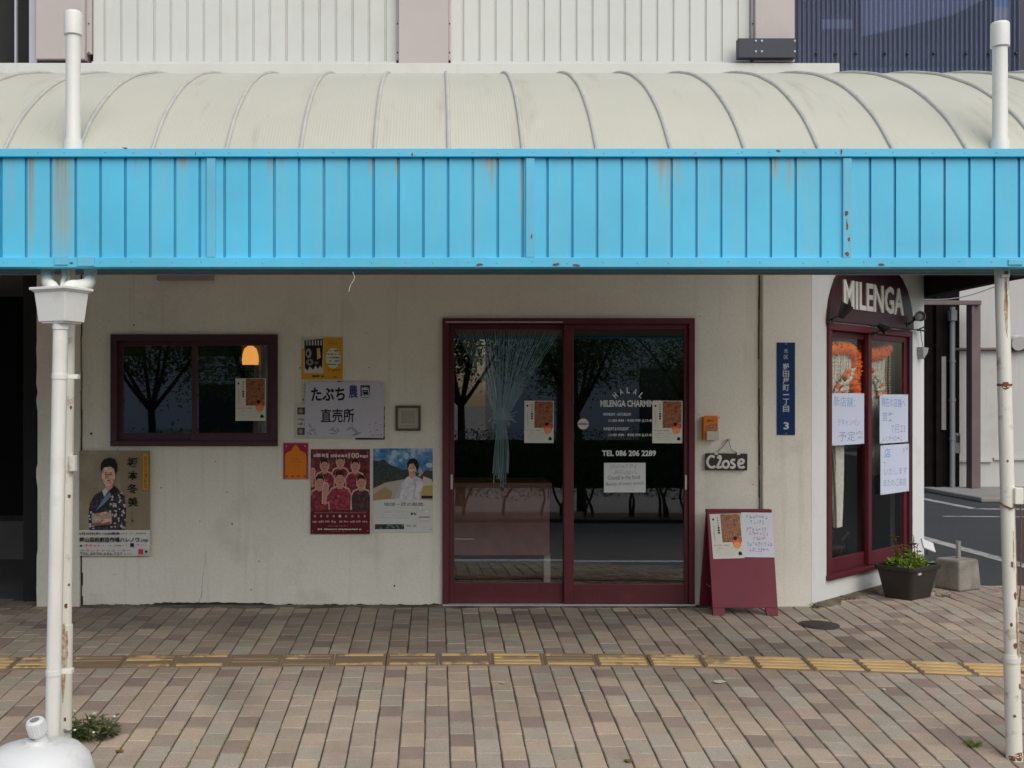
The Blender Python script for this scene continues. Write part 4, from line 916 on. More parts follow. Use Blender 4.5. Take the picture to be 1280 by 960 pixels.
s.scribble(.56, .91, .72, .935, GREY, R, .9); s.oval(.79, .715, .02, .022, ink(232, 232, 228), 10); s.oval(.9, .74, .025, .02, ink(232, 232, 228), 10); s.scribble(.76, .725, .94, .745, LTG, R); s.rect(.76, .815, .95, .825, ink(90, 90, 88)); s.scribble(.78, .86, .94, .875, LTG, R)
pins(s, GREY, .035); place(s, 'poster', *q, 'travel poster with a smiling woman in white before mountain and blue sky', 'poster')
# ---- food flyers: window, both door leaves, A-board
CURRY = photo_print('printed_curry', ((52, 26, 20), (120, 62, 40), (176, 112, 66), (96, 40, 30), (196, 140, 84)), 60)
def flyer():
    s = Sheet(.215, .30, ink(214, 214, 202), .0012); r = random.Random(4)
    s.rect(.34, .01, .97, .64, CURRY); s.oval(.80, .66, .14, .10, ink(226, 92, 74), 20); s.oval(.80, .71, .13, .075, ink(234, 156, 96), 20); s.oval(.76, .555, .06, .045, ink(40, 10, 12), 14)
    s.oval(.10, .12, .035, .026, ink(40, 44, 40), 10)
    for k in range(6): s.rect(.235, .08 + .055 * k, .275, .105 + .055 * k, ink(96, 96, 90))
    for k in range(3): s.rect(.225, .29 + .055 * k, .285, .33 + .055 * k, BK)
    s.scribble(.095, .2, .12, .6, LTG, r)
    s.scribble(.06, .69, .55, .715, GREY, r); s.scribble(.06, .76, .66, .775, ink(170, 150, 130), r); s.scribble(.1, .81, .85, .825, LTG, r); s.scribble(.1, .86, .75, .872, LTG, r); s.scribble(.1, .91, .7, .92, LTG, r)
    s.poly([(.82, .93), (.82, .885), (.87, .845), (.93, .88), (.935, .93)], BK); s.oval(.87, .87, .03, .022, BK, 10); return s
G = 'curry flyers of the shop'
f0 = flyer().build('flyer')
def put_flyer(o, q, y, label, tilt=0):
    w, h = size(*q); o.location = (wx((q[0] + q[1]) / 2), y, wz((q[2] + q[3]) / 2)); o.scale = (w / .215, 1, h / .30); o.rotation_euler = (0, tilt, 0); tag(o, label, 'flyer', G)
put_flyer(f0, (294.5, 332.3, 473, 526), YF - .003, 'white curry flyer stuck on the dark window glass under the lit lamp')
for qq, lab in (((656, 693, 501, 554), 'white curry flyer on the left door leaf beside the tied string curtain'), ((815.5, 853, 501, 554), 'white curry flyer on the right door leaf beside the vinyl opening hours')):
    o = f0.copy(); COL.objects.link(o); put_flyer(o, qq, YF + (.041 if qq[0] < 700 else .0015), lab, .006)
# ---- notice and round sticker on the right leaf
q = (755, 807, 578.5, 615.5); s = Sheet(*size(*q), ink(206, 210, 206)); r = random.Random(9)
s.hand(.14, .05, .80, .2, ink(160, 130, 120), r, 9); s.hand(.25, .24, .82, .38, ink(170, 140, 130), r, 8)
s.word('Closed in the food', .09, .42, .86, .56, ink(70, 74, 84), -.004, .03); s.word('Beauty of every month', .05, .64, .95, .79, ink(70, 74, 84), -.004, .03); s.scribble(.55, .90, .75, .915, GREY, r)
place(s, 'paper_notice', *q, 'small white handwritten notice taped on the right door leaf under the phone number', 'notice', YF + .0015)
s = Sheet(.001, .001, ink(206, 206, 200)); s.v = []; s.f = []; s.m = []; s.sm = []; s.prism(ell(0, 0, .0385, .0385, 28), -.0012, 0, ink(206, 206, 200)); s.w = s.h = .077; s.y = -.0013
s.poly(ell(.5, .5, .44, .44, 28), ink(176, 178, 172)); s.poly(ell(.5, .5, .41, .41, 28), ink(214, 214, 208)); s.rect(.12, .44, .88, .56, ink(60, 60, 60)); s.scribble(.25, .28, .75, .36, GREY, r, .8); s.scribble(.25, .64, .75, .72, GREY, r, .8)
o = s.build('round_sticker', loc=(wx(729), YF + .0015, wz(530))); tag(o, 'round white sticker with a dark bar on the right door leaf', 'sticker')
# ---- leaflet box
e = empty('leaflet_box', (wx(886), YF, wz(550)), 'orange leaflet box holding white cards on the wall right of the door', 'leaflet box')
m = MB(); a, b, c, d = wx(877), wx(895.5), wz(549.5), wz(521); OR = ink(214, 120, 36)
m.box(a, b, YF - .045, YF - .002, c, d, OR); part(m, 'box', e, bevel=.003)
m = MB(); m.box(a + .022, b + .003, YF - .060, YF - .0455, c - .001, wz(539), ink(196, 192, 182)); part(m, 'card_stack', e, bevel=.001)
m = MB(); m.box(a + .004, b - .004, YF - .047, YF - .0452, wz(539), d + .008, OR); PR = photo_print('printed_dish', ((96, 30, 22), (150, 60, 40), (206, 150, 110), (60, 24, 20)), 90)
m.flat([(a + .02, wz(538)), (b - .006, wz(538)), (b - .006, wz(529.5)), (a + .016, wz(530.5))], YF - .0473, PR); m.text('MENU', a + .028, b - .03, wz(527), wz(524.5), YF - .0474, ink(120, 50, 20), .02); part(m, 'front_leaflet', e)
# ---- hanging Close sign
e = empty('hanging_sign', (wx(907), YF, wz(587)), 'dark wooden hanging board with white Close lettering on a string', 'sign')
DW = mat('dark_sign_wood', (.035, .024, .02, 1), .65, .25, 25, bump=.3)
Mt = Matrix.Translation((wx(907), YF - .02, wz(576.7))) @ Matrix.Rotation(math.radians(.6), 4, 'Y')
m = MB(); m.box(-.146, .146, -.009, .012, -.060, .057, DW, Mt); part(m, 'board', e, bevel=.004)
m = MB(); PW = mat('white_sign_paint', (.70, .66, .62, 1), .6, .08, 40)
def stroke(pts, r_):
    P = bend([(x * .001, -.0092, z * .001) for x, z in pts], 6); m.tube([Mt @ p for p in P], r_, PW, 8)
    
for pts in ([(-86, 28), (-108, 38), (-130, 20), (-136, -8), (-122, -36), (-98, -42), (-80, -32)], [(-64, 20), (-56, 36), (-44, 34), (-46, 10), (-58, -18), (-66, -40), (-48, -42), (-32, -34)],
            [(0, 4), (-18, 0), (-28, -20), (-18, -40), (2, -42), (14, -22), (6, 0), (-6, 4)], [(58, 10), (40, 12), (30, 0), (42, -14), (56, -26), (46, -42), (24, -40)], [(82, -16), (108, -10), (118, 6), (104, 16), (86, 6), (80, -16), (90, -38), (112, -40), (124, -32)]):
    stroke(pts, .0085)
m.v = [(x, YF - .0315 + (y - (YF - .0292)) * .25, z) for x, y, z in m.v]
part(m, 'lettering', e)
m = MB(); STR = mat('brown_string', (.10, .08, .06, 1), .9); nail = Vector((wx(909.5), YF - .02, wz(549.5)))
for px in (894, 921): m.tube([nail, Vector((wx(902 if px < 900 else 913), YF - .022, wz(559 if px < 900 else 562))), Vector((wx(px), YF - .026, wz(566.5)))], .0022, STR, 6)
part(m, 'string', e)
m = MB(); m.lathe([(.006, -.02), (.006, .022), (.009, .023), (.009, .028)], nail, STEEL, 10, M=Matrix.Rotation(PI / 2, 4, 'X'))
part(m, 'nail', e)
for px in (893.5, 921.5): m = MB(); m.box(wx(px) - .010, wx(px) + .012, YF - .034, YF - .005, wz(568.3), wz(565.5), PW); part(m, 'clip', e)
# ---- blue address plate
q = (969, 991.5, 428.5, 543.5); w, h = size(*q); s = Sheet(w, h, mat('blue_enamel', (.006, .03, .105, 1), .55, .06, 8, spec=.2), .004); ltr = ink(190, 200, 206)
s.word('北', .38, .07, .62, .112, ltr); s.word('区', .38, .135, .62, .177, ltr); s.column('野田屋町一丁目', .33, .67, .225, .755, ltr, .012); s.word('3', .36, .86, .66, .94, ltr, .03)
for v in (.015, .985): s.oval(.5, v, .05, .008, GREY, 8)
o = s.build('address_plate', loc=(wx(980.3), YF - .0355, wz(486)), bevel=.0015); tag(o, 'tall blue enamel address plate with white characters on the wall pilaster', 'sign')
# ---- A-board
AX = 2.085; e = empty('sandwich_board', (AX, 7.66, ground(AX, 7.66)), 'maroon wooden sandwich board with two papers standing at the wall', 'sandwich board')
g0 = ground(AX, 7.5); ztop = wz(639, 7.72); MAR2 = mat('crimson_board_paint', (.18, .010, .028, 1), .55, .14, 5, bump=.08, bscale=50, dirt=(.10, .02, .03, 1), dirt_amt=.35, dirt_scale=5)
def aboard_panel(ytop, ybot, wtop, wbot, legs, nm):
    m = MB(); Ht = ztop - g0
    def P(x, t, y): return (AX + x, ytop + (ybot - ytop) * t + y, ztop - Ht * t)
    def side(x0a, x0b, x1a, x1b, t0, t1, th):
        vs = [P(x0a, t0, 0), P(x0b, t0, 0), P(x1b, t1, 0), P(x1a, t1, 0), P(x0a, t0, th), P(x0b, t0, th), P(x1b, t1, th), P(x1a, t1, th)]
        m.add(vs, [(3, 2, 1, 0), (4, 5, 6, 7), (0, 1, 5, 4), (1, 2, 6, 5), (2, 3, 7, 6), (3, 0, 4, 7)], MAR2)
    hw = lambda t: (wtop + (wbot - wtop) * t) / 2
    side(-hw(0), hw(0), -hw(.925), hw(.925), 0, .925, .022)
    l = .085
    side(-hw(.926), -hw(.926) + l, -hw(1), -hw(1) + l * .9, .926, 1, .022); side(hw(.926) - l, hw(.926), hw(1) - l * .9, hw(1), .926, 1, .022)
    return part(m, nm, e, bevel=.003), P
pf, PF = aboard_panel(7.70, 7.54, .445, .44, True, 'front_panel'); pb, PBk = aboard_panel(7.725, 7.845, .44, .475, True, 'rear_panel')
m = MB(); m.box(AX - .2235, AX + .2235, 7.694, 7.752, ztop - .004, ztop + .014, MAR2); part(m, 'top_cap', e, bevel=.004)
m = MB(); Ht = ztop - g0
for sx in (-1, 1): m.tube([Vector(PF(sx * .2, .75, .02)), Vector(PBk(sx * .2, .75, 0))], .004, STEEL, 8)
part(m, 'hinge_stay', e)
tl = math.atan2(.16, Ht)
def onboard(o, px0, px1, py0, py1, label, cat, tilt, group=None):
    d = 7.64; t = (ztop - wz((py0 + py1) / 2, d)) / Ht; y = 7.70 - .16 * t - .003
    o.location = (wx((px0 + px1) / 2, d), y, ztop - Ht * t); o.rotation_euler = (-tl, tilt, 0); tag(o, label, cat, group); return o
o = f0.copy(); COL.objects.link(o); o.scale = (39 * 7.64 / F / .215, 1, 56 * 7.64 / F / .30); onboard(o, 890, 929, 642.5, 698.5, 'white curry flyer pasted on the left of the maroon sandwich board', 'flyer', -.03, G)
s = Sheet(39.5 * 7.64 / F, 56 * 7.64 / F, ink(214, 214, 222)); r = random.Random(12)
for k, (v, n_, u0, u1) in enumerate(((.06, 7, .15, .85), (.17, 5, .28, .75), (.33, 7, .13, .8), (.43, 6, .22, .85), (.53, 5, .34, .75), (.66, 9, .12, .95), (.79, 7, .2, .82))): s.hand(u0, v, u1, v + .09, ink(120, 130, 170) if k != 3 else ink(170, 120, 160), r, n_)
o = s.build('paper_notice'); onboard(o, 928.5, 968, 641, 697, 'white paper with rows of blue handwriting on the right of the sandwich board', 'notice', .01)
# ---- manhole lid
x_, y_ = ground_hit(1023.5, 781.5)
e = empty('manhole_cover', (x_, y_, ground(x_, y_)), 'small round iron manhole cover in the brick paving', 'manhole cover')
IRON = mat('rusty_iron', (.07, .06, .055, 1), .7, .25, 20, bump=.5, dirt=(.12, .07, .05, 1), dirt_amt=.6, dirt_scale=14)
m = MB(); m.lathe([(.128, -.006), (.128, .004), (.112, .004), (.112, .001)], (x_, y_, ground(x_, y_) + .003), IRON, 32); part(m, 'rim', e)
m = MB(); m.lathe([(.109, -.006), (.109, .0075), (.104, .009), (.03, .009)], (x_, y_, ground(x_, y_) + .003), IRON, 32)
for i in range(-4, 5):
    for j in range(-4, 5):
        if i * i + j * j < 17: m.box(x_ + i * .021 - .006, x_ + i * .021 + .006, y_ + j * .021 - .006, y_ + j * .021 + .006, ground(x_, y_) + .01, ground(x_, y_) + .0145, IRON)
part(m, 'lid', e)
# ================================================================ CORNER: arched sign, spots, papers, display
def cloc(u, y, z): return MC @ Vector((u, y, z))
e = empty('shop_sign', cloc(.96, 0, 2.0), 'dark plum arched shop sign with raised white letters over the corner display window', 'shop sign')
half = [(.215, 2.012), (.222, 2.08), (.245, 2.165), (.285, 2.245), (.34, 2.325), (.43, 2.40), (.55, 2.46), (.72, 2.51), (.96, 2.53)]
pts = half + [(1.92 - u, z) for u, z in half[-2::-1]]
m = MB(); m.prism(pts, -.028, -.002, PLUM); cpart(m, 'sign_board', e, bevel=.003)
m = MB(); m.text('MILENGA', .425, 1.485, 2.112, 2.325, -.038, mat('cream_sign_letter', (.84, .83, .78, 1), .5, .03, 8), .018, 0, .010); cpart(m, 'lettering', e)
def spot(name, px, py, label, head_dir, mm, scale=1.0, yo=-.10):
    u = cu(px) + .85 * yo; z = cz(px, py); e = empty(name, cloc(u, -.03, z), label, 'spotlight', 'spotlights on the arched shop sign')
    m = MB(); M_ = Matrix.Translation((u, yo, z)) @ Vector((0, 0, 1)).rotation_difference(Vector(head_dir).normalized()).to_matrix().to_4x4() @ Matrix.Scale(scale, 4)
    prof = [(.018, -.055), (.026, -.048), (.030, -.02), (.046, .045), (.048, .052), (.044, .052), (.038, .03), (.012, .02)]
    m.lathe(prof, (0, 0, 0), mm, 24, M=M_); cpart(m, 'lamp_head', e)
    m = MB(); m.lathe([(.034 * scale, .034), (.02, .040), (.004, .042)], (0, 0, 0), mat('spot_lens', (.3, .3, .28, 1), .15), 20, M=M_); cpart(m, 'lens', e)
    m = MB(); m.tube([(u, yo, z - .0), (u - .035 * scale, yo + .03, z - .035), (u - .02, -.032, z - .06 * scale)], .007, BLACK, 8); m.box(u - .045, u + .01, -.034, -.0285, z - .085 * scale, z - .035 * scale, BLACK); cpart(m, 'bracket', e)
spot('spotlight', 1043, 391, 'black spotlight on the left side of the arched sign', (.1, -.45, .8), BLACK, 1.0, -.12)
spot('spotlight', 1095, 411, 'small black spotlight on the middle stile under the arched sign', (.2, -.6, -.5), BLACK, .72, -.08)
spot('spotlight', 1137, 398, 'grey metal spotlight at the right end of the arched sign', (-.6, -.6, .1), mat('grey_lamp_metal', (.22, .22, .21, 1), .4, .1, 20, metal=.3), .9, -.10)
m = MB()
U = lambda px: cu(px); Zc = cz
m.tube([Vector((U(1096), -.04, Zc(1096, 409))), Vector((U(1112), -.05, Zc(1112, 413.5))), Vector((U(1128), -.05, Zc(1128, 413))), Vector((U(1141), -.05, Zc(1141, 412)))], .005, BLACK, 8)
m.tube([Vector((U(1141), -.05, Zc(1141, 412))), Vector((U(1146), -.06, Zc(1146, 409)))], .007, BLACK, 8); m.tube([Vector((U(1139), -.05, Zc(1139, 413))), Vector((U(1147), -.06, Zc(1147, 414)))], .007, BLACK, 8)
m.tube([Vector((U(1143), -.05, Zc(1143, 414))), Vector((U(1147), -.03, Zc(1147, 422))), Vector((U(1149), -.03, Zc(1149, 434)))], .0035, mat('grey_cable', (.25, .25, .25, 1), .6), 6)
M0 = len(m.v); m.prism([(U(1145.5), Zc(1145.5, 434)), (U(1153), Zc(1153, 435)), (U(1152), Zc(1152, 441)), (U(1147), Zc(1147, 449))], -.05, -.005, mat('grey_lamp_cone', (.35, .35, .34, 1), .5))
cb = cpart(m, 'power_cable', shop); cb.parent = None; cb.matrix_parent_inverse = Matrix.Identity(4); tag(cb, 'black cable with a grey cone plug hanging on the white wall right of the sign', 'cable')
def cpaper(q, n, label, sd, tilt=0):
    u0, u1 = cu(q[0]), cu(q[1]); pm = (q[0] + q[1]) / 2; z1 = cz(pm, q[2]); z0 = cz(pm, q[3]); s = Sheet(u1 - u0, z1 - z0, mat('bluish_white_paper', (.62, .67, .80, 1), .6, .03, 4)); r = random.Random(sd)
    for v0, v1, a, b, col, k in n:
        if isinstance(col, tuple) and isinstance(k, str): s.word(k, a, v0, b, v1, ink(*col), -.004, r.uniform(-.03, .03))
        else: s.hand(a, v0, b, v1, ink(*col), r, k)
    TP = ink(200, 204, 206, .25)
    for a, b in ((.0, .0), (.9, .0), (.0, .965), (.9, .965)): s.rect(a, b, a + .1, b + .035, TP)
    o = s.build('paper_notice'); o.location = cloc((u0 + u1) / 2, -.012 if q[0] > 1090 else .022, (z0 + z1) / 2); o.rotation_euler = (0, tilt, RZ); tag(o, label, 'notice'); return o
cpaper((1042, 1083.5, 491.5, 556), [(.07, .26, .08, .72, (110, 160, 190), '新店舗：'), (.5, .64, .2, .85, (140, 155, 190), 'テキャンペン'), (.74, .93, .22, .72, (135, 150, 185), '予定'), (.74, .80, .75, .95, (130, 140, 165), 3), (.84, .9, .78, .96, (130, 140, 165), 3)], 'bluish white handwritten paper alone on the left display pane', 31)
cpaper((1097.5, 1133, 493, 553.5), [(.08, .26, .06, .9, (105, 135, 205), '現在の店舗へ'), (.36, .55, .1, .45, (125, 145, 200), '営業'), (.62, .80, .4, .9, (150, 162, 195), '7月23'), (.86, .96, .1, .8, (120, 130, 165), 7)], 'bluish white handwritten paper on the right display pane, the upper of two', 32)
cpaper((1098.5, 1136, 555.5, 616), [(.07, .26, .12, .32, (70, 150, 210), '店'), (.05, .2, .72, .92, (130, 140, 165), 2), (.34, .4, .1, .2, (110, 120, 150), 1), (.48, .62, .12, .88, (145, 158, 192), 'いたします'), (.70, .86, .1, .85, (142, 155, 190), 'またのご来店')], 'bluish white handwritten paper on the right display pane, the lower of two', 33)
# things in the display window
ORG = mat('orange_garland', (.95, .20, .04, 1), .8, .15, 60, bump=.8, bscale=160)
def garland(pts, label, rr=.045):
    m = MB(); P = bend(pts, 10); r = random.Random(len(P)); m.tube(P, [rr * r.uniform(.85, 1.1) for _ in P], ORG, 14)
    for k in range(420):
        p = r.choice(P); d = Vector((r.gauss(0, 1), r.gauss(0, 1), r.gauss(0, 1))).normalized(); a = p + d * rr * .9; t = d.cross(Vector((r.gauss(0, 1), r.gauss(0, 1), r.gauss(0, 1)))).normalized() * .012
        m.add([a - t, a + t, a + d * .02 + t * .3], [(0, 1, 2)], ORG)
    m.v = [tuple(MC @ Vector(v)) for v in m.v]; tag(m.build('garland'), label, 'garland', 'orange flower garlands in the display window')
zt = 1.85
garland([(0.37, .10, zt), (0.49, .10, zt - .03), (0.62, .10, zt - .015), (0.77, .10, zt - .02), (0.88, .10, zt - .06), (0.90, .10, zt - .16), (0.87, .10, zt - .27), (0.89, .10, zt - .36), (0.87, .10, zt - .45)], 'fluffy orange garland hooked down behind the left display pane', .05)
garland([(1.02, .10, zt - .02), (1.12, .10, zt - .05), (1.24, .10, zt - .045), (1.36, .10, zt - .03), (1.46, .10, zt + .01)], 'short fluffy orange garland behind the top of the right display pane', .055)
CRO = mat('cream_crochet', (.74, .71, .62, 1), .95, .15, 30, bump=.8, bscale=60)
def macrame(u0, u1, ztop, prof_, label, sd, y=.12):
    """knotted hanging: strands that gather towards a point, cross rows of knots, orange tufts"""
    m = MB(); r = random.Random(sd); n = 52
    for i in range(n):
        t = i / (n - 1); pts = []
        for k, (za, a, b) in enumerate(prof_):
            w = a + (b - a) * t + r.uniform(-.006, .006)
            pts.append((u0 + (u1 - u0) * w, y + .015 * math.sin(i * 1.7 + k), ztop - za))
        m.tube(bend(pts, 5), .0075, CRO, 5)
    for k in range(14):
        za = .03 + k * .03; m.tube([(u0 + (u1 - u0) * (prof_[0][1] + .02), y - .008, ztop - za - r.uniform(0, .01)), (u0 + (u1 - u0) * .5, y - .012, ztop - za - .012), (u0 + (u1 - u0) * (prof_[0][2] - .06 * k / 6), y - .008, ztop - za)], .006, CRO, 5)
    for k in range(34):
        q_ = r.random(); w = .15 + .7 * q_; za = .42 - .30 * (q_ if sd == 1 else 1 - q_) + r.uniform(-.05, .05); p = Vector((u0 + (u1 - u0) * w, y - .035, ztop - za)); c = ORG if r.random() < .4 else CRO
        m.tube([p, p + Vector((r.uniform(-.05, .05), -.01, r.uniform(-.02, .01))), p + Vector((r.uniform(-.07, .07), -.01, r.uniform(-.03, .0)))], [.008, .018, .007], c, 7)
    m.v = [tuple(MC @ Vector(v)) for v in m.v]; return tag(m.build('macrame_hanging'), label, 'wall hanging', 'cream macrame hangings in the display window')
macrame(.37, .90, 1.81, [(0, .05, .95), (.22, .08, .85), (.45, .22, .70), (.72, .40, .66), (1.05, .44, .66), (1.32, .46, .60)], 'cream macrame hanging with a long tail behind the left display pane', 1)
macrame(1.08, 1.55, 1.80, [(0, .04, .8), (.2, .10, .78), (.38, .22, .8), (.6, .32, .85), (.8, .35, .8), (.95, .42, .7)], 'cream macrame hanging with bead strings behind the right display pane', 2)
m = MB(); BEAD = mat('straw_bead', (.45, .38, .22, 1), .6, .2, 50)
for u in (1.47, 1.535):
    for k in range(46): m.lathe([(.004, -.010), (.011, 0), (.004, .010)], (u + .004 * math.sin(k * .4), .10, 1.86 - k * .021), BEAD, 7)
m.v = [tuple(MC @ Vector(v)) for v in m.v]; tag(m.build('bead_string'), 'pair of straw coloured bead strings hanging at the right of the display window', 'bead string')
m = MB(); TW = mat('orange_table_wood', (.24, .10, .045, 1), .5, .2, 12)
tb = empty('display_table', cloc(.6, .75, .012), 'brown wooden table standing inside behind the left display pane', 'table')
m.box(.12, 1.0, .5, 1.05, .70, .735, TW); cpart(m, 'tabletop', tb, bevel=.004); m = MB(); m.box(.14, .98, .53, 1.02, .60, .699, TW); cpart(m, 'apron', tb)
for u, y in ((.16, .54), (.93, .54), (.16, .98), (.93, .98)): m = MB(); m.box(u, u + .05, y, y + .05, .012, .60, TW); cpart(m, 'leg', tb)
m = MB(); m.box(1.02, 1.60, .34, .40, .04, 1.05, mat('black_panel', (.012, .012, .012, 1), .5)); m.v = [tuple(MC @ Vector(v)) for v in m.v]; tag(m.build('black_screen'), 'plain black screen standing inside behind the right display pane', 'panel')
m = MB(); m.lathe([(.02, 0), (.05, .01), (.055, .05), (.03, .10), (.02, .13), (.026, .14)], cloc(.80, .66, .736), mat('brass_pot', (.5, .3, .12, 1), .35, metal=.8), 20); tag(m.build('brass_pot'), 'small brass pot on the brown table behind the display pane', 'pot')
m = MB(); FAB = mat('grey_beige_curtain', (.42, .39, .33, 1), .9, .1, 8); pts = [(1.36 + .33 * k / 60, .40 + .018 * math.sin(k * 1.05)) for k in range(61)]
for (xa, ya), (xb, yb) in zip(pts, pts[1:]):
    m.add([(xa, ya, .2), (xb, yb, .2), (xb, yb, 1.95), (xa, ya, 1.95), (xa, ya + .006, .2), (xb, yb + .006, .2), (xb, yb + .006, 1.95), (xa, ya + .006, 1.95)], [(0, 1, 2, 3), (7, 6, 5, 4)], FAB, True)
m.v = [tuple(MC @ Vector(v)) for v in m.v]; tag(m.build('curtain'), 'grey beige curtain hanging inside at the right end of the display window', 'curtain')
# ---- planter
px_c, d_c = 1134.5, 8.22; X0, Y0 = wx(px_c, d_c), d_c; gz = ground(X0, Y0)
pe = empty('plastic_planter', (X0, Y0, gz), 'dark brown plastic planter with green and reddish plants before the corner window', 'planter')
Mp = Matrix.Translation((X0, Y0, gz)) @ Matrix.Rotation(math.radians(38), 4, 'Z')
POT = mat('dark_brown_plastic', (.028, .022, .018, 1), .5, .15, 12, bump=.06)
def rring(hw, hd, rad, z):
    out = []
    for sx, sy, a0 in ((1, 1, 0), (-1, 1, 90), (-1, -1, 180), (1, -1, 270)):
        for k in range(5):
            a = math.radians(a0 + 22.5 * k); out.append((sx * (hw - rad) + rad * math.cos(a), sy * (hd - rad) + rad * math.sin(a), z))
    return out
m = MB(); rings = [rring(.148, .105, .03, 0), rring(.15, .107, .03, .008), rring(.19, .142, .035, .205), rring(.197, .149, .035, .206), rring(.206, .158, .04, .212), rring(.208, .16, .04, .238), rring(.203, .155, .038, .243), rring(.19, .142, .035, .241), rring(.178, .13, .035, .17)]
vs = [tuple(Mp @ Vector(v)) for r_ in rings for v in r_]; N = 20
m.add(vs, [(i * N + k, i * N + (k + 1) % N, (i + 1) * N + (k + 1) % N, (i + 1) * N + k) for i in range(len(rings) - 1) for k in range(N)], POT, False); m.add(vs[:N], [tuple(range(N - 1, -1, -1))], POT)
part(m, 'planter_pot', pe)
m = MB(); m.add(vs[-N:], [tuple(range(N))], mat('potting_soil', (.03, .022, .015, 1), .95, .4, 40, bump=.8)); part(m, 'soil', pe)
m = MB(); m.box(-.115, -.075, -.1475, -.140, .186, .20, ink(200, 200, 195), Mp); part(m, 'small_label', pe)
LG = leafmat('lime_leaf', (.14, .24, .03, 1), (.36, .46, .08, 1)); LR = leafmat('red_leaf', (.14, .03, .02, 1), (.22, .08, .03, 1)); LD = leafmat('dark_leaf', (.035, .10, .018, 1), (.09, .22, .05, 1)); LW = leafmat('weed_leaf', (.09, .12, .05, 1), (.20, .22, .10, 1))
def leaf_card(m, p, d, L, w, mt, up=Vector((0, 0, 1))):
    d = d.normalized(); s_ = d.cross(up); s_ = s_.normalized() if s_.length > .01 else Vector((1, 0, 0)); n_ = s_.cross(d)
    m.add([p, p + d * L * .45 + s_ * w + n_ * L * .08, p + d * L - n_ * L * .12, p + d * L * .45 - s_ * w + n_ * L * .08], [(0, 1, 2, 3)], mt)
r = random.Random(8); m = MB()
for k in range(900):
    a = r.uniform(0, 2 * PI); q_ = math.sqrt(r.random()); p = Mp @ Vector((.17 * q_ * math.cos(a), .125 * q_ * math.sin(a), .19 + r.uniform(0, .15) * (1.2 - q_ * .75)))
    leaf_card(m, p, Vector((r.gauss(0, 1), r.gauss(0, 1), r.uniform(-.1, 1.0))), r.uniform(.02, .045), r.uniform(.005, .011), LG if r.random() < .85 else LW)
part(m, 'lime_foliage', pe)
m = MB()
for k in range(8):
    b = Mp @ Vector((r.uniform(-.03, .10), r.uniform(-.02, .08), .17)); t_ = b + Vector((r.uniform(-.05, .05), r.uniform(-.03, .03), r.uniform(.16, .30))); m.tube([b, (b + t_) / 2 + Vector((.01, 0, 0)), t_], [.0035, .003, .002], LR, 5)
    for j in range(26):
        p = b + (t_ - b) * r.uniform(.25, 1); leaf_card(m, p, Vector((r.gauss(0, 1), r.gauss(0, 1), r.uniform(-.2, .7))), r.uniform(.025, .05), r.uniform(.005, .009), LR if r.random() < .6 else LG)
part(m, 'red_stems', pe)
# white card on a wire behind the planter, stones at the wall foot
m = MB(); cX, cY = wx(1160, 8.62), 8.62; Mc = Matrix.Translation((cX, cY, wz(682, 8.62))) @ Matrix.Rotation(math.radians(22), 4, 'Z') @ Matrix.Rotation(math.radians(20), 4, 'Y') @ Matrix.Rotation(math.radians(-35), 4, 'X')
e = empty('solar_light', (cX, cY, ground(cX, cY)), 'small white tilted card lamp on a bent wire stem behind the planter', 'garden light')
m.box(-.062, .062, -.008, .008, -.042, .042, ink(214, 214, 210), Mc); part(m, 'white_card', e, bevel=.003)
m = MB(); m.tube(bend([(cX, cY, wz(682, 8.62)), (cX - .01, cY, wz(694, 8.62)), (cX - .05, cY - .02, wz(704, 8.62)), (cX - .03, cY, gz + .08), (cX - .03, cY, gz)]), .005, mat('dark_wire', (.04, .04, .04, 1), .5), 6); part(m, 'wire_stem', e)
def stone(px, py, d, rx, ry, rz, label, mt, seed):
    r = random.Random(seed); m = MB(); x, y = wx(px, d), d; z = ground(x, y); vs = []; n1, n2 = 8, 12
    for i in range(n1 + 1):
        th = PI * i / n1
        for k in range(n2):
            ph = 2 * PI * k / n2; q_ = 1 + r.uniform(-.12, .12); vs.append((x + rx * math.sin(th) * math.cos(ph) * q_, y + ry * math.sin(th) * math.sin(ph) * q_, z + rz * .8 + rz * math.cos(th) * q_))
    m.add(vs, [(i * n2 + k, (i + 1) * n2 + k, (i + 1) * n2 + (k + 1) % n2, i * n2 + (k + 1) % n2) for i in range(n1) for k in range(n2)], mt)
    tag(m.build('rock'), label, 'stone', 'stones at the corner')
stone(1167, 716, 8.75, .10, .06, .10, 'pale angular stone between the planter and the concrete block', mat('pale_stone', (.42, .42, .40, 1), .85, .2, 12, bump=.5), 3)
stone(1158, 728, 8.62, .07, .06, .07, 'small dark stone hidden between planter and concrete block', CONC, 5)
# ---- concrete block with pipe
x_, y_ = ground_hit(1196, 735.5); gz2 = ground(x_, y_); kk = y_ / F
e = empty('concrete_block', (x_, y_, gz2), 'weathered concrete foot block with a short steel pipe at the street corner', 'concrete block')
Mb = Matrix.Translation((x_, y_, gz2)) @ Matrix.Rotation(math.radians(28), 4, 'Z')
m = MB(); vs = [(sx * a, sy * a * .95, z) for a, z in ((.128, 0), (.112, .232)) for sx, sy in ((-1, -1), (1, -1), (1, 1), (-1, 1))]
m.add([tuple(Mb @ Vector(v)) for v in vs], [(3, 2, 1, 0), (4, 5, 6, 7), (0, 1, 5, 4), (1, 2, 6, 5), (2, 3, 7, 6), (3, 0, 4, 7)], CONC); part(m, 'block', e, bevel=.018, seg=3)
m = MB(); m.lathe([(.0185, .20), (.0185, .365), (.0145, .365), (.0145, .25)], (x_ + .012, y_, gz2), STEEL, 16); part(m, 'pipe', e)
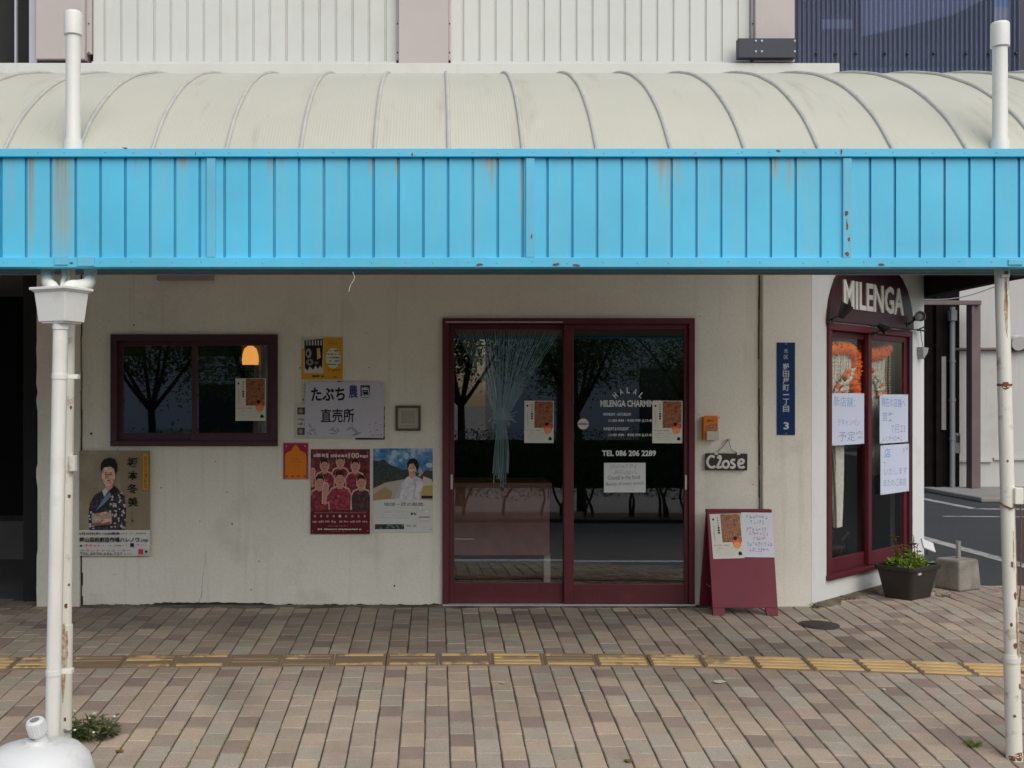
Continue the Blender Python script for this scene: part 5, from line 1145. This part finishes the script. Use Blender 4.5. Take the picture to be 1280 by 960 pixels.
# ---- weeds
m = MB(); r = random.Random(19); n = 150; xa, xb = wx(104), wx(953); gu = []
for k in range(n + 1):
    x = xa + (xb - xa) * k / n; gu.append((x, YF - .05 - .05 * abs(math.sin(k * .21)) - r.uniform(0, .02)))
GUT = mat('dirty_mortar', (.16, .145, .12, 1), .95, .3, 10, bump=.8, bscale=60, dirt=(.045, .042, .03, 1), dirt_amt=.9, dirt_scale=4, dirt_lo=.42, dirt_hi=.6)
vs = []
for x, y in gu: vs += [(x, y, ground(x, y) - .004), (x, y + .012, ground(x, y) + .004), (x, YF - .0045, .006)]
m.add(vs, [(3 * k + q, 3 * k + 3 + q, 3 * k + 4 + q, 3 * k + 1 + q) for k in range(n) for q in (0, 1)], GUT); struct(m.build('ground_edge_mortar'))
m = MB(); n = 60; vs = []
for k in range(n + 1):
    u = CL * k / n; o = .05 + .07 * abs(math.sin(k * .33)) + r.uniform(0, .03); a_ = MC @ Vector((u, -o, 0)); b_ = MC @ Vector((u, -o + .02, 0)); c_ = MC @ Vector((u, -.004, 0))
    vs += [(a_.x, a_.y, ground(a_.x, a_.y) - .003), (b_.x, b_.y, ground(b_.x, b_.y) + .003), (c_.x, c_.y, .014)]
m.add(vs, [(3 * k + q, 3 * k + 3 + q, 3 * k + 4 + q, 3 * k + 1 + q) for k in range(n) for q in (0, 1)], mat('dry_soil', (.19, .15, .10, 1), .95, .35, 14, bump=.9, bscale=60, dirt=(.06, .05, .035, 1), dirt_amt=.8, dirt_scale=6, dirt_lo=.45, dirt_hi=.6)); struct(m.build('soil_edge'))
def weed(px, py, n, rr, hh, label, mt, seed, flowers=False, XY=None):
    r = random.Random(seed); x, y = XY or ground_hit(px, py); z = ground(x, y); m = MB()
    for k in range(n):
        a = r.uniform(0, 2 * PI); q_ = rr * math.sqrt(r.random()); p = Vector((x + q_ * math.cos(a), y + q_ * math.sin(a) * .8, z - .004)); L = hh * r.uniform(.4, 1)
        d = Vector((math.cos(a) * .8 + r.gauss(0, .4), math.sin(a) * .8 + r.gauss(0, .4), r.uniform(.5, 1.6))); t_ = p + d.normalized() * L
        m.tube([p, p + (t_ - p) * .5 + Vector((0, 0, L * .1)), t_], [.0016, .0013, .0008], mt, 4, caps=False)
        for j in range(4): leaf_card(m, p + (t_ - p) * r.uniform(.3, 1), Vector((r.gauss(0, 1), r.gauss(0, 1), r.uniform(-.2, .6))), hh * r.uniform(.18, .38), hh * r.uniform(.05, .11), mt)
        if flowers and r.random() < .12: m.lathe([(.004, -.004), (.008, 0), (.004, .004)], t_, ink(224, 220, 205), 6)
    return tag(m.build('weed_tuft'), label, 'weed', 'weeds in the pavement')
weed(110, 922, 95, .085, .12, 'leafy grey green weed tuft at the foot of the left canopy post', LW, 1, True)
weed(1217, 932, 30, .03, .045, 'tiny bright green weed tuft at the foot of the right canopy post', LG, 2)
weed(1022, 750, 26, .04, .04, 'low weed at the wall corner right of the sandwich board', LW, 3, XY=(2.66, 7.80))
weed(1062, 745, 30, .05, .035, 'thin dry weed along the base of the corner wall before the planter', LW, 4, XY=(2.98, 8.12))
weed(1180, 745, 26, .06, .035, 'thin weed in the bricks before the concrete block', LW, 6)
MOSSY = mat('yellow_green_moss', (.16, .15, .03, 1), .95, .4, 60, bump=.6)
m = MB(); r = random.Random(6)
for k in range(150):                              # moss in the brick joints near the left post
    px = r.uniform(95, 330); py = r.uniform(905, 965); x, y = ground_hit(px, py); i = round((x + 8.6) / W); x = -8.6 + i * W
    if r.random() < .75: m.lathe([(r.uniform(.004, .008), -.01), (.005, -.001), (.002, .0015)], (x, y, ground(x, y)), MOSSY, 6)
ms_ = m.build('moss_patch'); ms_['kind'] = 'stuff'; tag(ms_, 'yellow green moss growing in the brick joints near the left post', 'moss')
LEAFB = leafmat('fallen_leaf', (.16, .10, .03, 1), (.34, .22, .05, 1))
for i, (px, py, lab) in enumerate(((785, 952, 'small yellow fallen leaf on the bricks near the picture centre'), (150, 940, 'small yellow fallen leaf on the bricks beside the left weed'), (899, 853, 'pale torn paper scrap on the bricks below the sandwich board'), (629, 855, 'small pale scrap on the bricks below the sliding door'), (1105, 863, 'tiny pale pebble on the bricks left of the rusty post'))):
    x, y = ground_hit(px, py); m = MB(); r = random.Random(i); w = .018 if i != 2 else .03
    mt = LEAFB if i < 2 else ink(200, 196, 186)
    pp = [(x + w * math.cos(a) * r.uniform(.6, 1.1) * 1.3, y + w * math.sin(a) * r.uniform(.6, 1.1), ground(x, y) + .004 + r.uniform(0, .006)) for a in [k * PI / 4 for k in range(8)]]
    if i == 4: m.lathe([(.006, 0), (.009, .005), (.003, .011)], (x, y, ground(x, y)), mt, 8)
    else: m.add(pp + [(a, b, c - .0015) for a, b, c in pp], [tuple(range(8)), tuple(range(15, 7, -1))] + [(k, k + 8, (k + 1) % 8 + 8, (k + 1) % 8) for k in range(8)], mt)
    tag(m.build('fallen_leaf' if i < 2 else 'paper_scrap' if i < 4 else 'pebble'), lab, 'leaf' if i < 2 else 'litter' if i < 4 else 'pebble')
# ================================================================ SHOP INSIDE
STRG = mat('pale_teal_string', (.32, .46, .49, 1), .9, .15, 20)
ce = empty('string_curtain', (wx(627, 8.15), 8.15, .9), 'pale teal string curtain tied in a knot behind the left door leaf', 'curtain')
D8 = 8.12; m = MB(); r = random.Random(14); kx, kz = wx(627, D8), wz(520, D8)
for i in range(66):
    t = i / 65; xt = wx(566 + 138 * t, D8); zt_ = wz(407, D8); j = r.uniform(-1, 1) * .012; q_ = abs(t - .45)
    mid = (xt + (kx - xt) * .45 + r.uniform(-.01, .01), D8 + r.uniform(-.04, .04), zt_ + (kz - zt_) * (.5 - .06 * q_))
    m.tube(bend([(xt, D8 + r.uniform(-.02, .02), zt_), mid, (kx + (t - .5) * .09, D8 + r.uniform(-.03, .03), kz)], 4), .0032, STRG, 5)
part(m, 'strings', ce)
m = MB(); m.lathe([(.03, -.06), (.065, -.03), (.07, 0), (.055, .035), (.03, .06)], (kx, D8, kz), STRG, 14)
for k in range(60):
    a = r.uniform(0, 2 * PI); p = Vector((kx + .06 * math.cos(a), D8 + .05 * math.sin(a), kz + r.uniform(-.05, .05))); m.tube([p, p + Vector((r.uniform(-.05, .05), r.uniform(-.04, .02), r.uniform(-.05, .03)))], .004, STRG, 5)
part(m, 'knot', ce)
m = MB()
for i in range(20):
    t = i / 19; m.tube(bend([(kx + (t - .5) * .06, D8 + r.uniform(-.03, .03), kz - .05), (kx + (t - .5) * .10, D8 + r.uniform(-.03, .03), kz - .25), (kx + (t - .5) * .11 - .01, D8 + r.uniform(-.03, .03), kz - .40 - r.uniform(0, .12))], 4), .0045, STRG, 5)
part(m, 'tail', ce)
m = MB(); m.tube([(wx(560, 8.15), 8.15, wz(405, 8.15)), (wx(712, 8.15), 8.15, wz(405, 8.15))], .011, STEEL, 10); part(m, 'curtain_rod', ce)
e = empty('wooden_counter', (wx(628, 8.5), 8.5, 0), 'reddish wooden counter front standing inside behind the left door leaf', 'counter')
RW = mat('reddish_wood', (.30, .12, .09, 1), .5, .2, 8)
m = MB(); m.box(wx(540, 8.55), wx(687, 8.55), 8.55, 8.59, wz(694, 8.55), wz(610, 8.55), RW); part(m, 'front_panel', e, bevel=.003)
m = MB(); m.box(wx(540, 8.55), wx(689, 8.55), 8.5, 9.1, wz(609.5, 8.55), wz(603, 8.55), RW); part(m, 'countertop', e, bevel=.004)
for px in (548, 680): m = MB(); m.box(wx(px, 8.6), wx(px + 8, 8.6), 8.6, 8.65, .012, wz(694, 8.55) - .001, PINK); part(m, 'leg', e)
m = MB(); CH_ = mat('grey_shell', (.35, .35, .33, 1), .5, .3, 40)
for i in range(5):
    x = wx(588 + 4 * i, 8.2)
    m.tube([(x, 8.2, wz(430, 8.2)), (x, 8.2, wz(476, 8.2))], .0015, CH_, 4)
    for k in range(5): m.lathe([(.003, -.012), (.015, 0), (.003, .012)], (x, 8.2, wz(434 + 9 * k + 2 * (i % 2), 8.2)), CH_, 8)
m.tube([(wx(584, 8.2), 8.2, wz(430, 8.2)), (wx(609, 8.2), 8.2, wz(430, 8.2))], .004, CH_, 6); m.tube([(wx(596, 8.2), 8.2, wz(430, 8.2)), (wx(596, 8.2), 8.2, wz(404, 8.2))], .002, CH_, 4)
tag(m.build('shell_chime'), 'grey shell wind chime hanging behind the left door leaf', 'wind chime')
# lit wall lamp behind the right window sash
lx, ly = wx(313, 8.3), 8.3
e = empty('wall_lamp', (lx, ly, wz(462, ly)), 'small lit orange lamp glowing behind the right window pane', 'lamp')
def emit(name, col, st):
    m, nt, out = newmat(name); p = nd(nt, 'ShaderNodeEmission'); p.inputs[0].default_value = col; p.inputs[1].default_value = st; nt.links.new(p.outputs[0], out.inputs[0]); return m
m = MB(); m.lathe([(.02, wz(458, ly)), (.058, wz(456, ly)), (.062, wz(450, ly)), (.058, wz(443, ly)), (.045, wz(436, ly)), (.02, wz(432.5, ly))], (lx, ly, 0), emit('lamp_glow', (1, .42, .09, 1), .75), 24); part(m, 'glowing_shade', e)
m = MB(); m.lathe([(.064, wz(462, ly)), (.066, wz(456.5, ly)), (.058, wz(456.2, ly))], (lx, ly, 0), BLACK, 20); m.box(lx - .075, lx + .065, ly + .07, ly + .09, wz(462, ly), wz(424, ly), mat('lamp_backboard', (.25, .10, .05, 1), .5)); part(m, 'lamp_mount', e)
# ================================================================ SIDE STREET
nb = empty('neighbour_building', (12, 18.7, 0), 'grey white rendered building across the side street with ledge and pipes', 'building')
NW = mat('neighbour_render', (.50, .49, .47, 1), .85, .07, .8, bump=.3, dirt=(.33, .32, .30, 1), dirt_amt=.4, dirt_scale=1.2, streak=(.3, .29, .27, 1), streak_amt=.3)
ND = 18.7; n_ = lambda px: wx(px, ND); nz = lambda py: wz(py, ND)
m = MB(); m.box(n_(1197), 26, ND, 30, -.2, 8, NW); part(m, 'wall', nb)
m = MB(); m.box(n_(1193), n_(1239), ND - .05, ND - .001, nz(577.5), nz(574.5), NW); m.box(n_(1241), 26, ND - .05, ND - .001, nz(575), nz(572), NW); part(m, 'wall_ledge', nb)
m = MB(); m.tube([(n_(1190), ND - .06, nz(437)), (26, ND - .06, nz(437))], .03, mat('brown_pipe', (.09, .065, .06, 1), .5), 10); part(m, 'wall_pipe', nb)
m = MB(); m.tube([Vector((n_(1268), ND - .02, nz(427))) , Vector((n_(1268), ND - .16, nz(430)))], .12, NW, 18); part(m, 'vent_hood', nb)
m = MB(); m.box(n_(1150), 26, 16.6, ND + .3, -.075, -.0, SLAB); struct(m.build('footpath', bevel=.02))
db = empty('dark_shed', (n_(1175), ND, 0), 'dark brown boarded shed between the shop corner and the white building', 'shed')
BRD = mat('dark_brown_board', (.010, .008, .007, 1), .9, .3, 6, spec=.08, streak=(.02, .017, .015, 1), streak_amt=.4)
m = MB(); x = n_(1120)
while x < n_(1196):
    m.box(x, min(x + .145, n_(1196.5)), ND - .1 + (.02 if int(x * 10) % 2 else 0), ND + 3, -.1, 5, BRD); x += .15
part(m, 'boarding', db)
m = MB(); m.box(n_(1165), n_(1170), ND - .16, ND - .11, -.05, 4.6, BRD); part(m, 'corner_board', db)
m = MB(); m.box(n_(1172), n_(1177.5), ND - .15, ND - .11, nz(537), nz(446), mat('grey_duct', (.20, .19, .19, 1), .6)); part(m, 'duct', db)
e = empty('drain_pipe', (n_(1183.5), ND - .2, 0), 'grey vertical drain pipe on the dark shed', 'drain pipe')
GP = mat('grey_pvc_pipe', (.20, .205, .22, 1), .45, .1, 3)
m = MB(); m.tube([(n_(1183.5), ND - .2, 0), (n_(1183.5), ND - .2, nz(385))], .042, GP, 14); part(m, 'pipe', e)
m = MB(); m.tube([(n_(1183.5), ND - .2, nz(402)), (n_(1183.5), ND - .2, nz(393))], .06, GP, 14); m.box(n_(1180), n_(1187), ND - .27, ND - .13, nz(402), nz(389), GP)
part(m, 'pipe_joint', e)
for py in (452, 500, 548): m = MB(); m.tube([(n_(1183.5), ND - .2, nz(py) - .02), (n_(1183.5), ND - .2, nz(py) + .02)], .052, GP, 14); part(m, 'pipe_joint', e)
e = empty('pipe_frame', (n_(1217.5), 18.3, 0), 'brown steel post with a crossbar in front of the white building', 'steel frame')
BRN = mat('brown_steel', (.13, .10, .10, 1), .5, .15, 3, dirt=(.2, .10, .06, 1), dirt_amt=.4, dirt_scale=3)
p18 = lambda px: wx(px, 18.3); q18 = lambda py: wz(py, 18.3)
m = MB(); m.box(p18(1213), p18(1216.3), 18.25, 18.45, 0, q18(378), BRN); m.box(p18(1216.31), p18(1226), 18.30, 18.4, 0, q18(379), BRN); part(m, 'post', e, bevel=.008)
m = MB(); m.box(p18(1120), p18(1224), 18.22, 18.29, q18(381.5), q18(376), BRN); part(m, 'crossbar', e, bevel=.006)
for i, (pts, lab) in enumerate((([(1100, 356), (1180, 362), (1290, 346)], 'thin black overhead cable sagging in front of the white building'), ([(1100, 371), (1200, 372), (1300, 334)], 'thin grey overhead cable rising to the right before the white building'))):
    m = MB(); m.tube(bend([(wx(a, 17.5 + i * .3), 17.5 + i * .3, wz(b, 17.5 + i * .3)) for a, b in pts], 8), .009, BLACK if i == 0 else GP, 6); tag(m.build('overhead_cable'), lab, 'cable')
e = empty('meter_box', (n_(1189), ND - .1, nz(560)), 'small grey meter box on the dark shed beside the drain pipe', 'meter box')
m = MB(); m.box(n_(1187.5), n_(1194), ND - .19, ND - .101, nz(566), nz(541), mat('grey_meter_box', (.16, .16, .15, 1), .5)); part(m, 'case', e, bevel=.008); m = MB(); m.box(n_(1188.5), n_(1193), ND - .196, ND - .1905, nz(553), nz(544), OG_ := mat('dark_meter_glass', (.03, .03, .035, 1), .2)); part(m, 'dial_window', e)
# ================================================================ ACROSS THE ROAD (seen mirrored in the glass)
BARK = mat('dark_bark', (.05, .04, .03, 1), .9, .3, 12, bump=.6)
def tree(x, y, h, cr, seed, label):
    r = random.Random(seed); e = empty('street_tree', (x, y, -.345), label, 'tree', 'street trees across the road')
    m = MB(); tips = []
    base = Vector((x, y, -.40)); f = base + Vector((r.uniform(-.1, .1), r.uniform(-.1, .1), h * .32)); m.tube([base, base + (f - base) * .5 + Vector((.03, 0, 0)), f], [.085, .07, .06], BARK, 10)
    for k in range(6):
        a = k * PI / 3 + r.uniform(-.4, .4); t1 = f + Vector((math.cos(a) * cr * .45, math.sin(a) * cr * .4, h * r.uniform(.15, .34))); t2 = t1 + Vector((math.cos(a) * cr * .35, math.sin(a) * cr * .35, h * r.uniform(.05, .25)))
        m.tube(bend([f, (f + t1) / 2 + Vector((0, 0, -.05)), t1, t2], 4), [.04 - .03 * i / 12 for i in range(13)], BARK, 7); tips += [t1, t2, (t1 + t2) / 2, (f + t1) / 2 + Vector((0, 0, .3))]
    tips.append(f + Vector((0, 0, h * .5))); part(m, 'trunk', e)
    m = MB()
    for k in range(130):
        c = r.choice(tips) + Vector((r.gauss(0, 1), r.gauss(0, 1), r.gauss(0, .7))) * cr * .22
        for j in range(46):
            p = c + Vector((r.gauss(0, 1), r.gauss(0, 1), r.gauss(0, 1))) * .17; leaf_card(m, p, Vector((r.gauss(0, 1), r.gauss(0, 1), r.gauss(-.2, .6))), r.uniform(.06, .11), r.uniform(.018, .032), LD)
    part(m, 'crown', e)
for i, (x, y, h, cr) in enumerate(((-4.6, -2.4, 5.2, 1.7), (-2.75, -2.7, 4.4, 1.5), (.4, -3.2, 5.4, 1.5), (2.35, -2.3, 5.0, 1.4), (4.4, -2.7, 4.6, 1.6))): tree(x, y, h, cr, 40 + i, ['forked dark leaved street tree at the left end across the road', 'dense street tree second from the left across the road', 'tall thin street tree across the road behind the camera', 'slender street tree second from the right across the road', 'bushy street tree at the right end across the road'][i])
he = empty('hedge', (0, -.9, -.345), 'clipped dark green hedge on bare stems across the road', 'hedge'); m = MB(); r = random.Random(77)
for k in range(24000):
    x = r.uniform(-7.5, 7.5); y = -1.05 + (r.uniform(-.1, .42) if r.random() < .7 else r.uniform(-.4, .4)); z = r.uniform(.0, 1.0) + .10 * mnoise.noise(Vector((x * 1.3, y, 0))); leaf_card(m, Vector((x, y, z)), Vector((r.gauss(0, 1), r.gauss(0, 1), r.gauss(.2, .7))), r.uniform(.035, .065), r.uniform(.012, .022), LD)
m.box(-7.4, 7.4, -1.22, -1.06, .12, .84, mat('hedge_core', (.03, .07, .02, 1), .95, .5, 9, spec=.1)); part(m, 'foliage', he); m = MB(); x = -7.4
while x < 7.4:
    for k in range(r.choice((1, 2, 2, 3))):
        xb = x + r.uniform(-.08, .08); xt = xb + r.gauss(0, .13); m.tube(bend([(xb, -1.05, -.4), (xb + r.uniform(-.03, .03), -1.05, -.2), ((xb + xt) / 2 + r.uniform(-.05, .05), -1.05 + r.uniform(-.1, .1), -.05), (xt, -1.05 + r.uniform(-.1, .1), .14)], 3), [.026 - .0012 * q for q in range(10)], BARK, 6)
    x += r.uniform(.3, .75)
part(m, 'stem', he)
m = MB(); m.box(-60, 60, -1.6, -.55, -.5, -.30, mat('planting_soil', (.06, .045, .03, 1), .95, .3, 4, bump=.5)); struct(m.build('planting_bed', bevel=.01))
m = MB(); m.box(-60, 60, -14, -9.5, -.5, -.20, SLAB); struct(m.build('far_pavement', bevel=.01))
ob = empty('office_building', (0, -26, -.2), 'pale office building across the road with dark window bands', 'building')
OW = mat('pale_office_wall', (.75, .74, .72, 1), .8, .06, .3); m = MB(); OG = mat('dark_office_glass', (.03, .035, .04, 1), .1)
m.box(-20, -1.5, -34, -24, -.3, 5.5, OW); m.box(2.2, 18, -34, -25, -.3, 6, OW); part(m, 'wall', ob)
for x in (-17, -13, -9): m = MB(); m.box(x, x + 2.6, -24.02, -23.95, 3.0, 4.4, OG); part(m, 'window', ob)
m = MB(); m.box(-8.4, -4.2, -24.02, -23.95, -.2, 2.0, OG); part(m, 'shop_front', ob)
for x in (7.4, 12.4): m = MB(); m.box(x, x + 3.2, -25.02, -24.95, -.1, 2.6, OG); part(m, 'window', ob)
m = MB(); m.box(4.4, 4.9, -25.2, -24.99, -.3, 5.8, OG); part(m, 'pillar', ob)
# ================================================================ LIGHT, SKY, CAMERA
w = bpy.data.worlds.new('World'); SC.world = w; w.use_nodes = True; nt = w.node_tree; nt.nodes.clear()
out = nt.nodes.new('ShaderNodeOutputWorld'); bg = nt.nodes.new('ShaderNodeBackground'); sky = nt.nodes.new('ShaderNodeTexSky')
SUN_EL, SUN_AZ = 46, 158           # degrees; azimuth clockwise from +Y: the sun stands behind the camera's right shoulder
sky.sky_type = 'NISHITA'; sky.sun_disc = False; sky.sun_elevation = math.radians(SUN_EL); sky.sun_rotation = math.radians(SUN_AZ)
sky.air_density = 1; sky.dust_density = 2.5; sky.ozone_density = 1
bg.inputs[1].default_value = .10; nt.links.new(sky.outputs[0], bg.inputs[0]); nt.links.new(bg.outputs[0], out.inputs[0])
L_ = bpy.data.lights.new('sun', 'SUN'); L_.energy = 1.6; L_.angle = math.radians(70); L_.color = (1, .97, .91); lo = bpy.data.objects.new('sun', L_); COL.objects.link(lo)
dv = Vector((math.sin(math.radians(SUN_AZ)) * math.cos(math.radians(SUN_EL)), math.cos(math.radians(SUN_AZ)) * math.cos(math.radians(SUN_EL)), math.sin(math.radians(SUN_EL))))
lo.rotation_euler = dv.to_track_quat('Z', 'Y').to_euler(); lo.location = dv * 30
cam = bpy.data.cameras.new('camera'); co_ = bpy.data.objects.new('camera', cam); COL.objects.link(co_); SC.camera = co_
co_.location = (0, 0, CH); co_.rotation_euler = (PI / 2, 0, 0)
cam.sensor_width = 36; cam.lens = 36 * F / 1280; cam.shift_x = (640 - CX) / 1280; cam.shift_y = (CY - 480) / 1280
cam.clip_start = .05; cam.clip_end = 2000
vs_ = SC.view_settings; vs_.view_transform = 'Standard'; vs_.look = 'None'; vs_.gamma = 1; vs_.exposure = 0.3; vs_.use_curve_mapping = False
SC.cycles.max_bounces = 8; SC.cycles.transparent_max_bounces = 12; SC.cycles.use_denoising = True
